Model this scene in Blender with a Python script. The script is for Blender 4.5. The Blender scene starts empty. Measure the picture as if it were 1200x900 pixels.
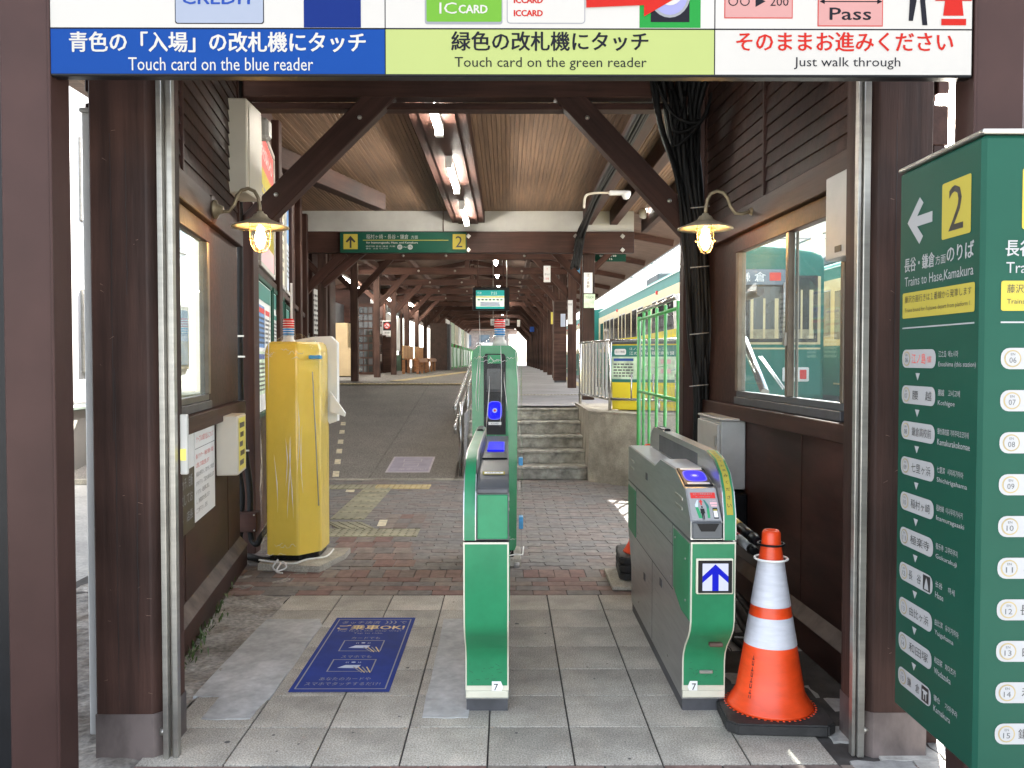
import bpy, bmesh, math, random
from mathutils import Vector, Matrix, noise
random.seed(7)
S = bpy.context.scene
COL = S.collection
R = math.radians
# ------------------------------------------------------------------ camera
CAMH = 1.38
cam = bpy.data.cameras.new("camera"); camo = bpy.data.objects.new("camera", cam); COL.objects.link(camo)
cam.sensor_width = 36; cam.lens = 30.0; cam.clip_start = .05; cam.clip_end = 2000
camo.location = (0, 0, CAMH)
camo.rotation_euler = (R(90-1.63), 0, R(-.29))
S.camera = camo
# ------------------------------------------------------------------ light
SUN = Vector((.27, .62, .74)).normalized()          # towards the sun
el = math.asin(SUN.z); az = math.atan2(SUN.x, SUN.y)
w = bpy.data.worlds.new("World"); S.world = w; w.use_nodes = True
nt = w.node_tree; nt.nodes.clear()
sky = nt.nodes.new('ShaderNodeTexSky'); sky.sky_type = 'NISHITA'; sky.sun_disc = False
sky.sun_elevation = el; sky.sun_rotation = az; sky.air_density = 1.0; sky.dust_density = 2.5; sky.ozone_density = 1.0
hs = nt.nodes.new('ShaderNodeHueSaturation'); hs.inputs['Saturation'].default_value = .45
bg = nt.nodes.new('ShaderNodeBackground'); bg.inputs['Strength'].default_value = .15
out = nt.nodes.new('ShaderNodeOutputWorld')
nt.links.new(sky.outputs[0], hs.inputs['Color']); nt.links.new(hs.outputs[0], bg.inputs[0]); nt.links.new(bg.outputs[0], out.inputs[0])
sl = bpy.data.lights.new("sun", 'SUN'); sl.energy = 4.0; sl.angle = R(.5); sl.color = (1, .95, .88)
so = bpy.data.objects.new("sun", sl); COL.objects.link(so)
so.rotation_euler = SUN.to_track_quat('Z', 'Y').to_euler(); so.location = (0, 0, 20)
S.view_settings.view_transform = 'Standard'; S.view_settings.look = 'None'
S.view_settings.exposure = 2.9; S.view_settings.gamma = 1
S.cycles.max_bounces = 8; S.cycles.diffuse_bounces = 5; S.cycles.use_denoising = True
S.cycles.transparent_max_bounces = 16
S.cycles.sample_clamp_indirect = 6

# ------------------------------------------------------------------ materials
MATS = {}
def srgb(r, g, b):
    f = lambda c: (c/255/12.92) if c/255 <= .04045 else ((c/255+.055)/1.055)**2.4
    return (f(r), f(g), f(b))
def mat(name, col, rough=.6, metal=0, n=(8, 8, 8), amt=.25, bump=.0, bscale=None, rnd=0.0, spec=.5, coat=0,
        emit=None, estr=0, col2=None, thr=(.35, .65), alpha=None, speck=None, detail=6, stain=0):
    """noise-driven base colour on object coordinates; rnd = brightness change from object to object"""
    if name in MATS: return MATS[name]
    m = bpy.data.materials.new(name); MATS[name] = m; m.use_nodes = True
    t = m.node_tree; N = t.nodes; L = t.links; b = N['Principled BSDF']
    b.inputs['Roughness'].default_value = rough; b.inputs['Metallic'].default_value = metal
    b.inputs['Specular IOR Level'].default_value = spec
    b.inputs['Coat Weight'].default_value = coat
    tc = N.new('ShaderNodeTexCoord'); oi = N.new('ShaderNodeObjectInfo')
    mp = N.new('ShaderNodeMapping'); mp.inputs['Scale'].default_value = n
    L.new(tc.outputs['Object'], mp.inputs['Vector'])
    vm = N.new('ShaderNodeVectorMath'); vm.operation = 'SCALE'; vm.inputs[0].default_value = (37, 11, 23)
    L.new(oi.outputs['Random'], vm.inputs['Scale']); L.new(vm.outputs[0], mp.inputs['Location'])
    nz = N.new('ShaderNodeTexNoise'); nz.inputs['Scale'].default_value = 1; nz.inputs['Detail'].default_value = detail
    nz.inputs['Roughness'].default_value = .62
    L.new(mp.outputs[0], nz.inputs['Vector'])
    cr = N.new('ShaderNodeValToRGB'); e = cr.color_ramp.elements
    e[0].position, e[1].position = thr
    c2 = col2 or tuple(min(1, c*(1+amt)) for c in col)
    e[0].color = (*[c*(1-amt) for c in col], 1) if col2 is None else (*col, 1)
    e[1].color = (*c2, 1)
    L.new(nz.outputs['Fac'], cr.inputs[0])
    cur = cr.outputs[0]
    def mul(fac_out, lo, hi, cur):
        mr = N.new('ShaderNodeMapRange'); mr.inputs['To Min'].default_value = lo; mr.inputs['To Max'].default_value = hi
        L.new(fac_out, mr.inputs['Value'])
        mx = N.new('ShaderNodeVectorMath'); mx.operation = 'SCALE'
        L.new(cur, mx.inputs[0]); L.new(mr.outputs[0], mx.inputs['Scale']); return mx.outputs[0]
    if rnd: cur = mul(oi.outputs['Random'], 1-rnd, 1+rnd, cur)
    if stain:
        n2 = N.new('ShaderNodeTexNoise'); n2.inputs['Scale'].default_value = 1.7; n2.inputs['Detail'].default_value = 4
        L.new(tc.outputs['Object'], n2.inputs['Vector'])
        m2 = N.new('ShaderNodeMapRange'); m2.inputs['From Min'].default_value = .35; m2.inputs['From Max'].default_value = .65
        L.new(n2.outputs['Fac'], m2.inputs['Value']); cur = mul(m2.outputs[0], 1-stain, 1+stain*.6, cur)
        rr = N.new('ShaderNodeMapRange'); rr.inputs['To Min'].default_value = max(.05, rough-.15); rr.inputs['To Max'].default_value = min(1, rough+.15)
        L.new(n2.outputs['Fac'], rr.inputs['Value']); L.new(rr.outputs[0], b.inputs['Roughness'])
    if speck:
        n3 = N.new('ShaderNodeTexNoise'); n3.inputs['Scale'].default_value = speck[0]; n3.inputs['Detail'].default_value = 2
        L.new(tc.outputs['Object'], n3.inputs['Vector'])
        m3 = N.new('ShaderNodeMapRange'); m3.inputs['From Min'].default_value = .3; m3.inputs['From Max'].default_value = .7
        L.new(n3.outputs['Fac'], m3.inputs['Value']); cur = mul(m3.outputs[0], 1-speck[1], 1+speck[1], cur)
    L.new(cur, b.inputs['Base Color'])
    if bump:
        bp = N.new('ShaderNodeBump'); bp.inputs['Strength'].default_value = bump; bp.inputs['Distance'].default_value = .01
        if bscale:
            n4 = N.new('ShaderNodeTexNoise'); n4.inputs['Scale'].default_value = bscale; n4.inputs['Detail'].default_value = 3
            L.new(tc.outputs['Object'], n4.inputs['Vector']); L.new(n4.outputs['Fac'], bp.inputs['Height'])
        else: L.new(nz.outputs['Fac'], bp.inputs['Height'])
        L.new(bp.outputs[0], b.inputs['Normal'])
    if emit:
        b.inputs['Emission Color'].default_value = (*emit, 1); b.inputs['Emission Strength'].default_value = estr
    if alpha is not None: b.inputs['Alpha'].default_value = alpha
    return m
def brickmat(name, cols, rough=.8):
    m = bpy.data.materials.new(name); MATS[name] = m; m.use_nodes = True
    t = m.node_tree; N = t.nodes; L = t.links; b = N['Principled BSDF']; b.inputs['Roughness'].default_value = rough
    oi = N.new('ShaderNodeObjectInfo'); ge = N.new('ShaderNodeNewGeometry')
    ad = N.new('ShaderNodeMath'); ad.operation = 'ADD'; L.new(oi.outputs['Random'], ad.inputs[0]); L.new(ge.outputs['Random Per Island'], ad.inputs[1])
    fr = N.new('ShaderNodeMath'); fr.operation = 'FRACT'; L.new(ad.outputs[0], fr.inputs[0])
    cr = N.new('ShaderNodeValToRGB'); e = cr.color_ramp
    e.interpolation = 'CONSTANT'
    while len(e.elements) < len(cols): e.elements.new(.5)
    for i, c in enumerate(cols): e.elements[i].position = i/len(cols); e.elements[i].color = (*c, 1)
    L.new(fr.outputs[0], cr.inputs[0])
    nz = N.new('ShaderNodeTexNoise'); nz.inputs['Scale'].default_value = 14; nz.inputs['Detail'].default_value = 8; nz.inputs['Roughness'].default_value = .7
    L.new(ge.outputs['Position'], nz.inputs['Vector'])
    mr = N.new('ShaderNodeMapRange'); mr.inputs['From Min'].default_value = .3; mr.inputs['From Max'].default_value = .7
    mr.inputs['To Min'].default_value = .6; mr.inputs['To Max'].default_value = 1.35; L.new(nz.outputs['Fac'], mr.inputs['Value'])
    mx = N.new('ShaderNodeVectorMath'); mx.operation = 'SCALE'; L.new(cr.outputs[0], mx.inputs[0]); L.new(mr.outputs[0], mx.inputs['Scale'])
    L.new(mx.outputs[0], b.inputs['Base Color'])
    bp = N.new('ShaderNodeBump'); bp.inputs['Strength'].default_value = .25; bp.inputs['Distance'].default_value = .004
    n2 = N.new('ShaderNodeTexNoise'); n2.inputs['Scale'].default_value = 120; L.new(ge.outputs['Position'], n2.inputs['Vector'])
    L.new(n2.outputs['Fac'], bp.inputs['Height']); L.new(bp.outputs[0], b.inputs['Normal'])
    return m
def glassmat(name, tint=(.9, .95, .95), refl=.12, rough=.02, bump=0, bscale=10, vis=0.0, film=(.8, .8, .8), graze=.8):
    """thin sheet: see-through mixed with a gloss, optional wrinkles"""
    m = bpy.data.materials.new(name); MATS[name] = m; m.use_nodes = True
    t = m.node_tree; N = t.nodes; L = t.links; N.clear()
    o = N.new('ShaderNodeOutputMaterial'); tr = N.new('ShaderNodeBsdfTransparent'); tr.inputs[0].default_value = (*tint, 1)
    gl = N.new('ShaderNodeBsdfGlossy'); gl.inputs['Roughness'].default_value = rough
    lw = N.new('ShaderNodeLayerWeight'); lw.inputs['Blend'].default_value = .25
    mr = N.new('ShaderNodeMapRange'); mr.inputs['To Min'].default_value = refl; mr.inputs['To Max'].default_value = graze
    L.new(lw.outputs['Facing'], mr.inputs['Value'])
    mx = N.new('ShaderNodeMixShader'); L.new(mr.outputs[0], mx.inputs[0]); L.new(tr.outputs[0], mx.inputs[1]); L.new(gl.outputs[0], mx.inputs[2])
    last = mx
    if vis:
        df = N.new('ShaderNodeBsdfDiffuse'); df.inputs[0].default_value = (*film, 1)
        m2 = N.new('ShaderNodeMixShader'); m2.inputs[0].default_value = vis; L.new(mx.outputs[0], m2.inputs[1]); L.new(df.outputs[0], m2.inputs[2]); last = m2
    if bump:
        tc = N.new('ShaderNodeTexCoord'); mp = N.new('ShaderNodeMapping'); mp.inputs['Scale'].default_value = (1, 1, .45)
        nz = N.new('ShaderNodeTexNoise'); nz.inputs['Scale'].default_value = bscale; nz.inputs['Detail'].default_value = 3; nz.inputs['Distortion'].default_value = 1.2
        L.new(tc.outputs['Object'], mp.inputs[0]); L.new(mp.outputs[0], nz.inputs['Vector'])
        bp = N.new('ShaderNodeBump'); bp.inputs['Strength'].default_value = bump; bp.inputs['Distance'].default_value = .03
        L.new(nz.outputs['Fac'], bp.inputs['Height'])
        for q in (gl, lw): L.new(bp.outputs[0], q.inputs['Normal'])
    L.new(last.outputs[0], o.inputs[0]); return m
def emis(name, col, st, base=None):
    m = bpy.data.materials.new(name); MATS[name] = m; m.use_nodes = True
    b = m.node_tree.nodes['Principled BSDF']; b.inputs['Specular IOR Level'].default_value = .1; b.inputs['Base Color'].default_value = (*(base or col), 1)
    b.inputs['Emission Color'].default_value = (*col, 1); b.inputs['Emission Strength'].default_value = st; return m

WOOD = mat('dark_brown_timber', (.043, .0192, .014), .55, spec=.22, n=(1.3, 26, 26), amt=.28, bump=.2, rnd=.18, stain=.35)
WOODW = mat('weathered_timber', (.040, .0195, .0145), .6, spec=.25, n=(1.1, 17, 17), amt=.38, bump=.4, rnd=.12, stain=.5)
MAROON = mat('maroon_steel', (.040, .0205, .0175), .4, spec=.12, n=(3, 3, 3), amt=.12, bump=.04, bscale=30, stain=.12)
WALLP = mat('brown_wall_board', (.043, .0175, .0128), .5, spec=.25, n=(2, 2, 9), amt=.35, bump=.1, stain=.45)
CEIL = mat('ceiling_timber', (.170, .104, .064), .6, n=(1.2, 30, 30), amt=.25, bump=.12, rnd=.12, spec=.3)
DKROOF = mat('dark_roof_underside', (.11, .065, .045), .7, n=(2, 20, 20), amt=.4)
WHITEP = mat('white_panel', (.72, .72, .70), .5, n=(3, 3, 3), amt=.06, stain=.06)
BEIGE = mat('beige_metal', (.60, .55, .45), .45, n=(3, 3, 3), amt=.05, stain=.08)
CREAMC = mat('cream_cabinet', (.42, .31, .17), .5, n=(3, 3, 3), amt=.08)
GREYM = mat('grey_cabinet_steel', (.42, .41, .38), .45, .1, n=(4, 4, 4), amt=.1, stain=.12)
ALU = mat('aluminium', (.40, .385, .345), .38, .8, n=(3, 3, 30), amt=.12, stain=.15)
STEEL = mat('brushed_stainless', (.44, .44, .43), .34, .85, n=(60, 4, 60), amt=.1, bump=.02, stain=.1)
STEELD = mat('dark_gate_plastic', (.07, .075, .08), .38, n=(5, 5, 5), amt=.1)
TUBE_ST = mat('steel_tube', (.55, .55, .53), .25, .95, n=(5, 5, 5), amt=.1)
BLACKP = mat('black_plastic', (.006, .006, .007), .35, spec=.2, n=(9, 9, 9), amt=.2)
RUBBER = mat('black_rubber', (.022, .021, .02), .7, n=(9, 9, 9), amt=.35, bump=.2, bscale=60)
CABLE = mat('black_cable', (.008, .008, .008), .55, spec=.2, n=(9, 9, 9), amt=.2)
GREEN = mat('gate_green_paint', (.018, .185, .078), .4, n=(9, 9, 9), amt=.09, stain=.10, spec=.4)
GREEN2 = mat('reader_green_paint', (.022, .27, .10), .4, n=(9, 9, 9), amt=.09, stain=.08, bump=.6, bscale=6, coat=.6)
GREENF = mat('fence_green_paint', (.075, .36, .10), .42, n=(7, 7, 7), amt=.12)
SIGNG = mat('sign_green', (.006, .052, .033), .5, spec=.15, n=(3, 3, 3), amt=.05)
WHITE = mat('white_print', (.31, .31, .31), .6, spec=.1, n=(3, 3, 3), amt=.02)
WHITES = mat('white_sign_face', (.78, .78, .76), .4, n=(3, 3, 3), amt=.02)
YEL = mat('sign_yellow', (.36, .30, .05), .6, spec=.1, n=(3, 3, 3), amt=.03)
PYEL = mat('printed_yellow', (.75, .65, .12), .5, n=(3, 3, 3), amt=.03)
BLACK = mat('black_print', (.012, .012, .012), .5, n=(3, 3, 3), amt=.02)
RED = mat('red_print', (.62, .035, .03), .5, n=(3, 3, 3), amt=.02)
PINK = mat('pink_print', (.75, .42, .44), .5, n=(3, 3, 3), amt=.02)
BLUE = mat('blue_print', (.015, .07, .32), .45, n=(3, 3, 3), amt=.03)
GREYP = mat('grey_print', (.06, .06, .065), .5, n=(3, 3, 3), amt=.02)
PGREEN = mat('printed_green', (.03, .30, .12), .5, n=(3, 3, 3), amt=.02)
PALEB = mat('pale_blue_print', (.55, .62, .75), .5, n=(3, 3, 3), amt=.02)
TEAL = mat('printed_teal', (.02, .17, .14), .45, n=(3, 3, 3), amt=.03)
BROWNP = mat('printed_brown', (.055, .04, .02), .5, n=(3, 3, 3), amt=.03)
def lit(name, c, k=.042):
    return mat(name, tuple(q*.27 for q in c), .6, n=(2, 2, 2), amt=.02, emit=c, estr=k, spec=.08)
L_WHITE = lit('lit_white_face', (.86, .83, .78)); L_BLUE = lit('lit_blue_face', (.008, .085, .42)); L_LIME = lit('lit_lime_face', (.62, .72, .26))
L_NAVY = lit('lit_navy_face', (.008, .035, .25)); L_GREEN = lit('lit_green_face', (.03, .40, .07)); L_LGREEN = lit('lit_light_green_face', (.22, .55, .06))
L_RED = lit('lit_red_face', (.75, .03, .02)); L_PINK = lit('lit_pink_face', (.80, .42, .40)); L_PALE = lit('lit_pale_blue_face', (.50, .56, .70))
L_GREY = lit('lit_grey_face', (.45, .46, .50)); L_DARK = lit('lit_dark_print', (.02, .02, .03)); L_BTEXT = lit('lit_blue_print', (.03, .10, .50)); L_LAV = lit('lit_lavender_face', (.45, .45, .8))
YCOVER = mat('yellow_vinyl_cover', (.84, .60, .085), .4, n=(4, 4, 2), amt=.05, bump=.8, bscale=3.2, coat=.7)
ORANGE = mat('orange_cone_plastic', (.74, .062, .010), .36, n=(8, 8, 25), amt=.12, stain=.16)
REFLW = mat('white_reflective_band', (.55, .56, .60), .4, n=(14, 14, 60), amt=.07, stain=.14)
TILE = mat('pale_granite_tile', (.375, .345, .292), .66, n=(6, 6, 6), amt=.17, rnd=.10, speck=(170, .42), bump=.1, bscale=200, stain=.2, spec=.3)
GROUT = mat('dark_grout', (.055, .05, .045), .9, n=(9, 9, 9), amt=.3)
CEMENT = mat('trowelled_cement', (.40, .40, .39), .6, n=(9, 9, 9), amt=.16, bump=.15, stain=.25, speck=(35, .12))
CONC = mat('mottled_concrete', (.36, .33, .27), .85, n=(6, 6, 6), amt=.22, bump=.25, bscale=70, speck=(120, .25), stain=.25)
LEDGE = mat('dusty_brown_ledge', (.115, .088, .072), .8, n=(7, 7, 7), amt=.35, stain=.3)
STEPC = mat('step_concrete', (.30, .29, .25), .85, n=(9, 9, 9), amt=.45, bump=.3, bscale=60, stain=.35)
DIRT = mat('dirty_cement_ground', (.15, .125, .10), .95, n=(4, 4, 4), amt=.6, bump=.8, bscale=26, speck=(50, .35), stain=.3, col2=(.34, .32, .285), thr=(.35, .62))
ASPH = mat('ramp_asphalt', (.195, .178, .158), .88, n=(2.2, 2.2, 2.2), amt=.07, bump=.6, bscale=110, speck=(80, .6), stain=.07, spec=.25)
PLATF = mat('platform_asphalt', (.27, .26, .255), .85, n=(1.2, 1.2, 1.2), amt=.15, bump=.3, bscale=90, speck=(70, .25))
STREET = mat('street_surface', (.38, .37, .34), .9, n=(2, 2, 2), amt=.2, speck=(40, .2), stain=.15)
BALLAST = mat('track_ballast', (.32, .29, .26), .95, n=(6, 6, 6), amt=.5, bump=1, bscale=18)
BRICK = brickmat('brown_paving_brick', [(.19, .118, .096), (.165, .122, .104), (.205, .135, .11), (.155, .137, .124), (.18, .10, .082), (.20, .163, .135)])
PAVER = brickmat('interlocking_paver_mat', [(.175, .157, .143), (.165, .154, .146), (.19, .163, .146), (.155, .147, .141), (.175, .143, .128), (.18, .169, .154)])
OLDPAV = brickmat('old_grey_paver_mat', [(.38, .37, .34), (.32, .31, .29), (.42, .40, .36), (.35, .34, .32)])
TACT = mat('worn_yellow_tactile', (.27, .25, .165), .75, n=(8, 8, 8), amt=.2, rnd=.1, stain=.2)
TACTY = mat('yellow_tactile', (.46, .36, .17), .7, n=(8, 8, 8), amt=.15)
GLASS = glassmat('window_glass', refl=.03, vis=.045, film=(.75, .84, .88), graze=.25)  # pale film mixes a painted reflection haze into the panes
WRAP = glassmat('clear_plastic_wrap', tint=(1, 1, 1), refl=.006, rough=.06, bump=1.0, bscale=8, vis=.0, film=(.95, .95, .95), graze=.22)
TUBEL = emis('white_tube_light', (1, .95, .86), 20)
BULB = emis('warm_bulb', (1, .60, .22), 42)
LAMPG = glassmat('lamp_glass', tint=(1, .95, .85), refl=.08)
FASCIA = mat('fascia_board', (.36, .355, .33), .6, n=(3, 3, 3), amt=.07, stain=.1)
WINF = mat('bronze_window_frame', (.15, .125, .095), .4, .4, n=(9, 9, 9), amt=.2)
BRASS = mat('aged_bronze', (.30, .24, .15), .45, .6, n=(20, 20, 20), amt=.3)
SHADE = mat('bronze_shade', (.50, .42, .29), .45, .3, n=(15, 15, 15), amt=.25)
LEDB = emis('blue_reader_light', (.008, .01, 1.0), .15, (.004, .004, .05)); LEDV = emis('violet_reader_light', (.2, .2, 1.0), .16, (.05, .05, .1)); LEDW = emis('white_display_light', (.72, .76, .95), .09, (.2, .2, .25))
LEDA = emis('blue_arrow_light', (.005, .012, .75), .11, (.003, .004, .05))
SCREEN = emis('display_teal', (.02, .22, .20), .16); SCRW = emis('display_pale', (.55, .62, .50), .16)
TGREEN = mat('train_green', (.035, .17, .135), .6, spec=.12, n=(3, 3, 3), amt=.06)
TCREAM = mat('train_cream', (.60, .50, .30), .6, spec=.12, n=(3, 3, 3), amt=.05)
TGLASS = mat('train_dark_glass', (.03, .035, .035), .08, n=(2, 2, 2), amt=.4, spec=.8)
DULLC = mat('dull_interior_cream', (.30, .26, .17), .7)
TROOF = mat('train_grey_roof', (.15, .16, .16), .8, spec=.1, n=(3, 3, 3), amt=.1)
RUBG = mat('window_rubber', (.03, .03, .03), .6)
BUILDC = mat('pale_render', (.66, .62, .54), .8, n=(1, 1, 1), amt=.08)
BUILDW = mat('white_render', (.75, .74, .72), .8, n=(1, 1, 1), amt=.05)
BWIN = mat('far_window_glass', (.12, .16, .20), .2, n=(1, 1, 1), amt=.3)
BENCHW = mat('bench_wood', (.36, .15, .055), .5, n=(2, 40, 40), amt=.35, rnd=.2)
BROWNC = mat('brown_cabinet_paint', (.075, .04, .028), .5)
DKGREY = mat('dark_grey_paint', (.06, .06, .065), .5)
LEAF = mat('weed_leaf', (.06, .10, .025), .6, n=(30, 30, 30), amt=.5)
WIREM = mat('wire_grey', (.20, .20, .20), .5, .5)
TAPE = mat('blue_tape', (.05, .30, .60), .4)
CORD = mat('white_cord', (.75, .74, .70), .7)
ZINC = mat('galvanised_shoe', (.16, .13, .12), .45, .5, n=(6, 6, 3), amt=.4, stain=.3)

# ------------------------------------------------------------------ helpers
W = {}                                              # world matrices by object name
def X_(px, D): return (px-595)/1000*D               # offsets of photographed points at a known distance
def Z_(py, D): return CAMH+(421.6-py)/1000*D
class MB:
    def __init__(s): s.bm = bmesh.new()
    def box(s, x0, x1, y0, y1, z0, z1, bev=0):
        return s.fbox(None, x0, x1, y0, y1, z0, z1, bev)
    def fbox(s, F, u0, u1, v0, v1, n0, n1, bev=0):
        bm = s.bm
        f = (lambda a, b, c: Vector((a, b, c))) if F is None else F
        vs = [bm.verts.new(f(a, b, c)) for a in (u0, u1) for b in (v0, v1) for c in (n0, n1)]
        q = [(0, 1, 3, 2), (4, 6, 7, 5), (0, 4, 5, 1), (2, 3, 7, 6), (0, 2, 6, 4), (1, 5, 7, 3)]
        fs = [bm.faces.new([vs[i] for i in a]) for a in q]
        bmesh.ops.recalc_face_normals(bm, faces=fs)
        if bev:
            es = list({e for fc in fs for e in fc.edges})
            bmesh.ops.bevel(bm, geom=es, offset=bev, segments=1, profile=.5, affect='EDGES')
        return s
    def prism(s, pts, ax, a0, a1, F=None):
        """polygon pts (p,q) extruded along axis ax ('x': pts=(y,z), 'y': (x,z), 'z': (x,y)) or F(p,q,a)"""
        bm = s.bm
        if F is None:
            F = {'x': lambda p, q, a: Vector((a, p, q)), 'y': lambda p, q, a: Vector((p, a, q)), 'z': lambda p, q, a: Vector((p, q, a))}[ax]
        A = [bm.verts.new(F(p, q, a0)) for p, q in pts]; B = [bm.verts.new(F(p, q, a1)) for p, q in pts]
        fs = [bm.faces.new(A), bm.faces.new(B[::-1])]
        n = len(pts)
        for i in range(n): fs.append(bm.faces.new([A[i], B[i], B[(i+1) % n], A[(i+1) % n]]))
        bmesh.ops.recalc_face_normals(bm, faces=fs); return s
    def strip(s, pts, x0, x1):
        """open sheet following (y,z) points between x0 and x1"""
        bm = s.bm
        A = [bm.verts.new((x0, p, q)) for p, q in pts]; B = [bm.verts.new((x1, p, q)) for p, q in pts]
        fs = [bm.faces.new([A[i], A[i+1], B[i+1], B[i]]) for i in range(len(pts)-1)]
        for f in fs: f.smooth = True
        return s
    def tube(s, pts, r, n=8, cap=True):
        bm = s.bm; P = [Vector(p) for p in pts]; rings = []
        T0 = (P[1]-P[0]).normalized(); up = Vector((0, 0, 1)) if abs(T0.z) < .9 else Vector((1, 0, 0))
        N0 = T0.cross(up).normalized()
        for i, p in enumerate(P):
            t = (P[min(i+1, len(P)-1)]-P[max(i-1, 0)]).normalized()
            N0 = (N0-t*N0.dot(t)).normalized(); B = t.cross(N0)
            rr = r[i] if isinstance(r, (list, tuple)) else r
            rings.append([bm.verts.new(p+(N0*math.cos(a)+B*math.sin(a))*rr) for a in [2*math.pi*k/n for k in range(n)]])
        fs = []
        for a, b in zip(rings, rings[1:]):
            for k in range(n): fs.append(bm.faces.new([a[k], a[(k+1) % n], b[(k+1) % n], b[k]]))
        for f in fs: f.smooth = True
        if cap: fs.append(bm.faces.new(rings[0])); fs.append(bm.faces.new(rings[-1][::-1]))
        bmesh.ops.recalc_face_normals(bm, faces=fs); return s
    def lathe(s, prof, c, n=24, smooth=True, ax='z'):
        bm = s.bm; c = Vector(c); rings = []
        for r, z in prof:
            ring = []
            for k in range(n):
                a = 2*math.pi*k/n
                d = {'z': (math.cos(a)*r, math.sin(a)*r, z), 'x': (z, math.cos(a)*r, math.sin(a)*r), 'y': (math.cos(a)*r, z, math.sin(a)*r)}[ax]
                ring.append(bm.verts.new(c+Vector(d)))
            rings.append(ring)
        fs = []
        for a, b in zip(rings, rings[1:]):
            for k in range(n):
                f = bm.faces.new([a[k], a[(k+1) % n], b[(k+1) % n], b[k]]); f.smooth = smooth; fs.append(f)
        if prof[0][0] > 1e-4: fs.append(bm.faces.new(rings[0]))
        if prof[-1][0] > 1e-4: fs.append(bm.faces.new(rings[-1][::-1]))
        bmesh.ops.remove_doubles(bm, verts=[v for r in rings for v in r], dist=1e-6)
        bmesh.ops.recalc_face_normals(bm, faces=[f for f in fs if f.is_valid]); return s
    def torus(s, c, R_, r, n=24, m=6, ax='z'):
        pts = []
        for k in range(n+1):
            a = 2*math.pi*k/n; p, q = math.cos(a)*R_, math.sin(a)*R_
            pts.append(Vector(c)+Vector({'z': (p, q, 0), 'y': (p, 0, q), 'x': (0, p, q)}[ax]))
        return s.tube(pts, r, m, cap=False)
    def build(s, name, m, parent=None, kind=None, label=None, cat=None, group=None, origin=None):
        me = bpy.data.meshes.new(name); s.bm.verts.ensure_lookup_table()
        vs = s.bm.verts
        if origin is None:
            lo = Vector([min(v.co[i] for v in vs) for i in range(3)]); hi = Vector([max(v.co[i] for v in vs) for i in range(3)])
            origin = (lo+hi)/2
            if parent is None: origin.z = lo.z
        origin = Vector(origin)
        for v in vs: v.co -= origin
        s.bm.to_mesh(me); s.bm.free()
        for mm in (m if isinstance(m, (list, tuple)) else [m]): me.materials.append(mm)
        return link(name, me, Matrix.Translation(origin), parent, kind, label, cat, group)
def link(name, data, M, parent=None, kind=None, label=None, cat=None, group=None):
    o = bpy.data.objects.new(name, data); COL.objects.link(o)
    if parent is not None:
        o.parent = parent; o.matrix_parent_inverse = W[parent.name].inverted()
    o.matrix_basis = M; W[o.name] = M.copy()
    if kind: o['kind'] = kind
    if label: o['label'] = label
    if cat: o['category'] = cat
    if group: o['group'] = group
    return o
def thing(name, loc, label, cat, group=None):
    return link(name, None, Matrix.Translation(Vector(loc)), None, None, label, cat, group)
def copy_tree(o, M, label=None, parent=None):
    """copy a thing and its parts; M = new root matrix"""
    c = o.copy(); COL.objects.link(c)
    if parent is None: c.matrix_basis = M; W[c.name] = M.copy()
    else: c.parent = parent
    if label: c['label'] = label
    for ch in [q for q in bpy.data.objects if q.parent == o]: copy_tree(ch, None, None, c)
    return c
BEAMS = {}
def beam(name, p0, p1, wd, ht, m, parent=None, bev=.006, roll=None, **k):
    """timber from p0 to p1; object X runs along it, so the grain does too. wd = horizontal width, ht = other size"""
    p0, p1 = Vector(p0), Vector(p1); L_ = (p1-p0).length; x = (p1-p0).normalized()
    z = Vector((0, 0, 1)) if abs(x.z) < .95 else Vector((0, 1, 0))
    y = z.cross(x).normalized(); z = x.cross(y).normalized()
    key = (round(L_, 3), wd, ht, m.name, bev)
    if key not in BEAMS:
        b = MB(); b.box(-L_/2, L_/2, -wd/2, wd/2, -ht/2, ht/2, bev)
        me = bpy.data.meshes.new(name); b.bm.to_mesh(me); b.bm.free(); me.materials.append(m); BEAMS[key] = me
    M = Matrix((x, y, z)).transposed().to_4x4(); M.translation = (p0+p1)/2
    return link(name, BEAMS[key], M, parent, **k)
def post(name, x, y, z0, z1, wx, wy, m, parent=None, bev=.006, **k):
    return beam(name, (x, y, z0), (x, y, z1), wx, wy, m, parent, bev, **k)
def frame(o, u, v, n):
    o, u, v, n = map(Vector, (o, u, v, n)); return lambda a, b, c: o+u*a+v*b+n*c
def textmesh(s, res=2):
    cu = bpy.data.curves.new('t', 'FONT'); cu.body = s; cu.resolution_u = res; cu.fill_mode = 'FRONT'
    ob = bpy.data.objects.new('t', cu); COL.objects.link(ob)
    me = bpy.data.meshes.new_from_object(ob.evaluated_get(bpy.context.evaluated_depsgraph_get()))
    vs = [v.co.copy() for v in me.vertices]; fs = [tuple(p.vertices) for p in me.polygons]
    bpy.data.objects.remove(ob); bpy.data.curves.remove(cu); bpy.data.meshes.remove(me)
    return vs, fs
TM = {}
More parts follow.
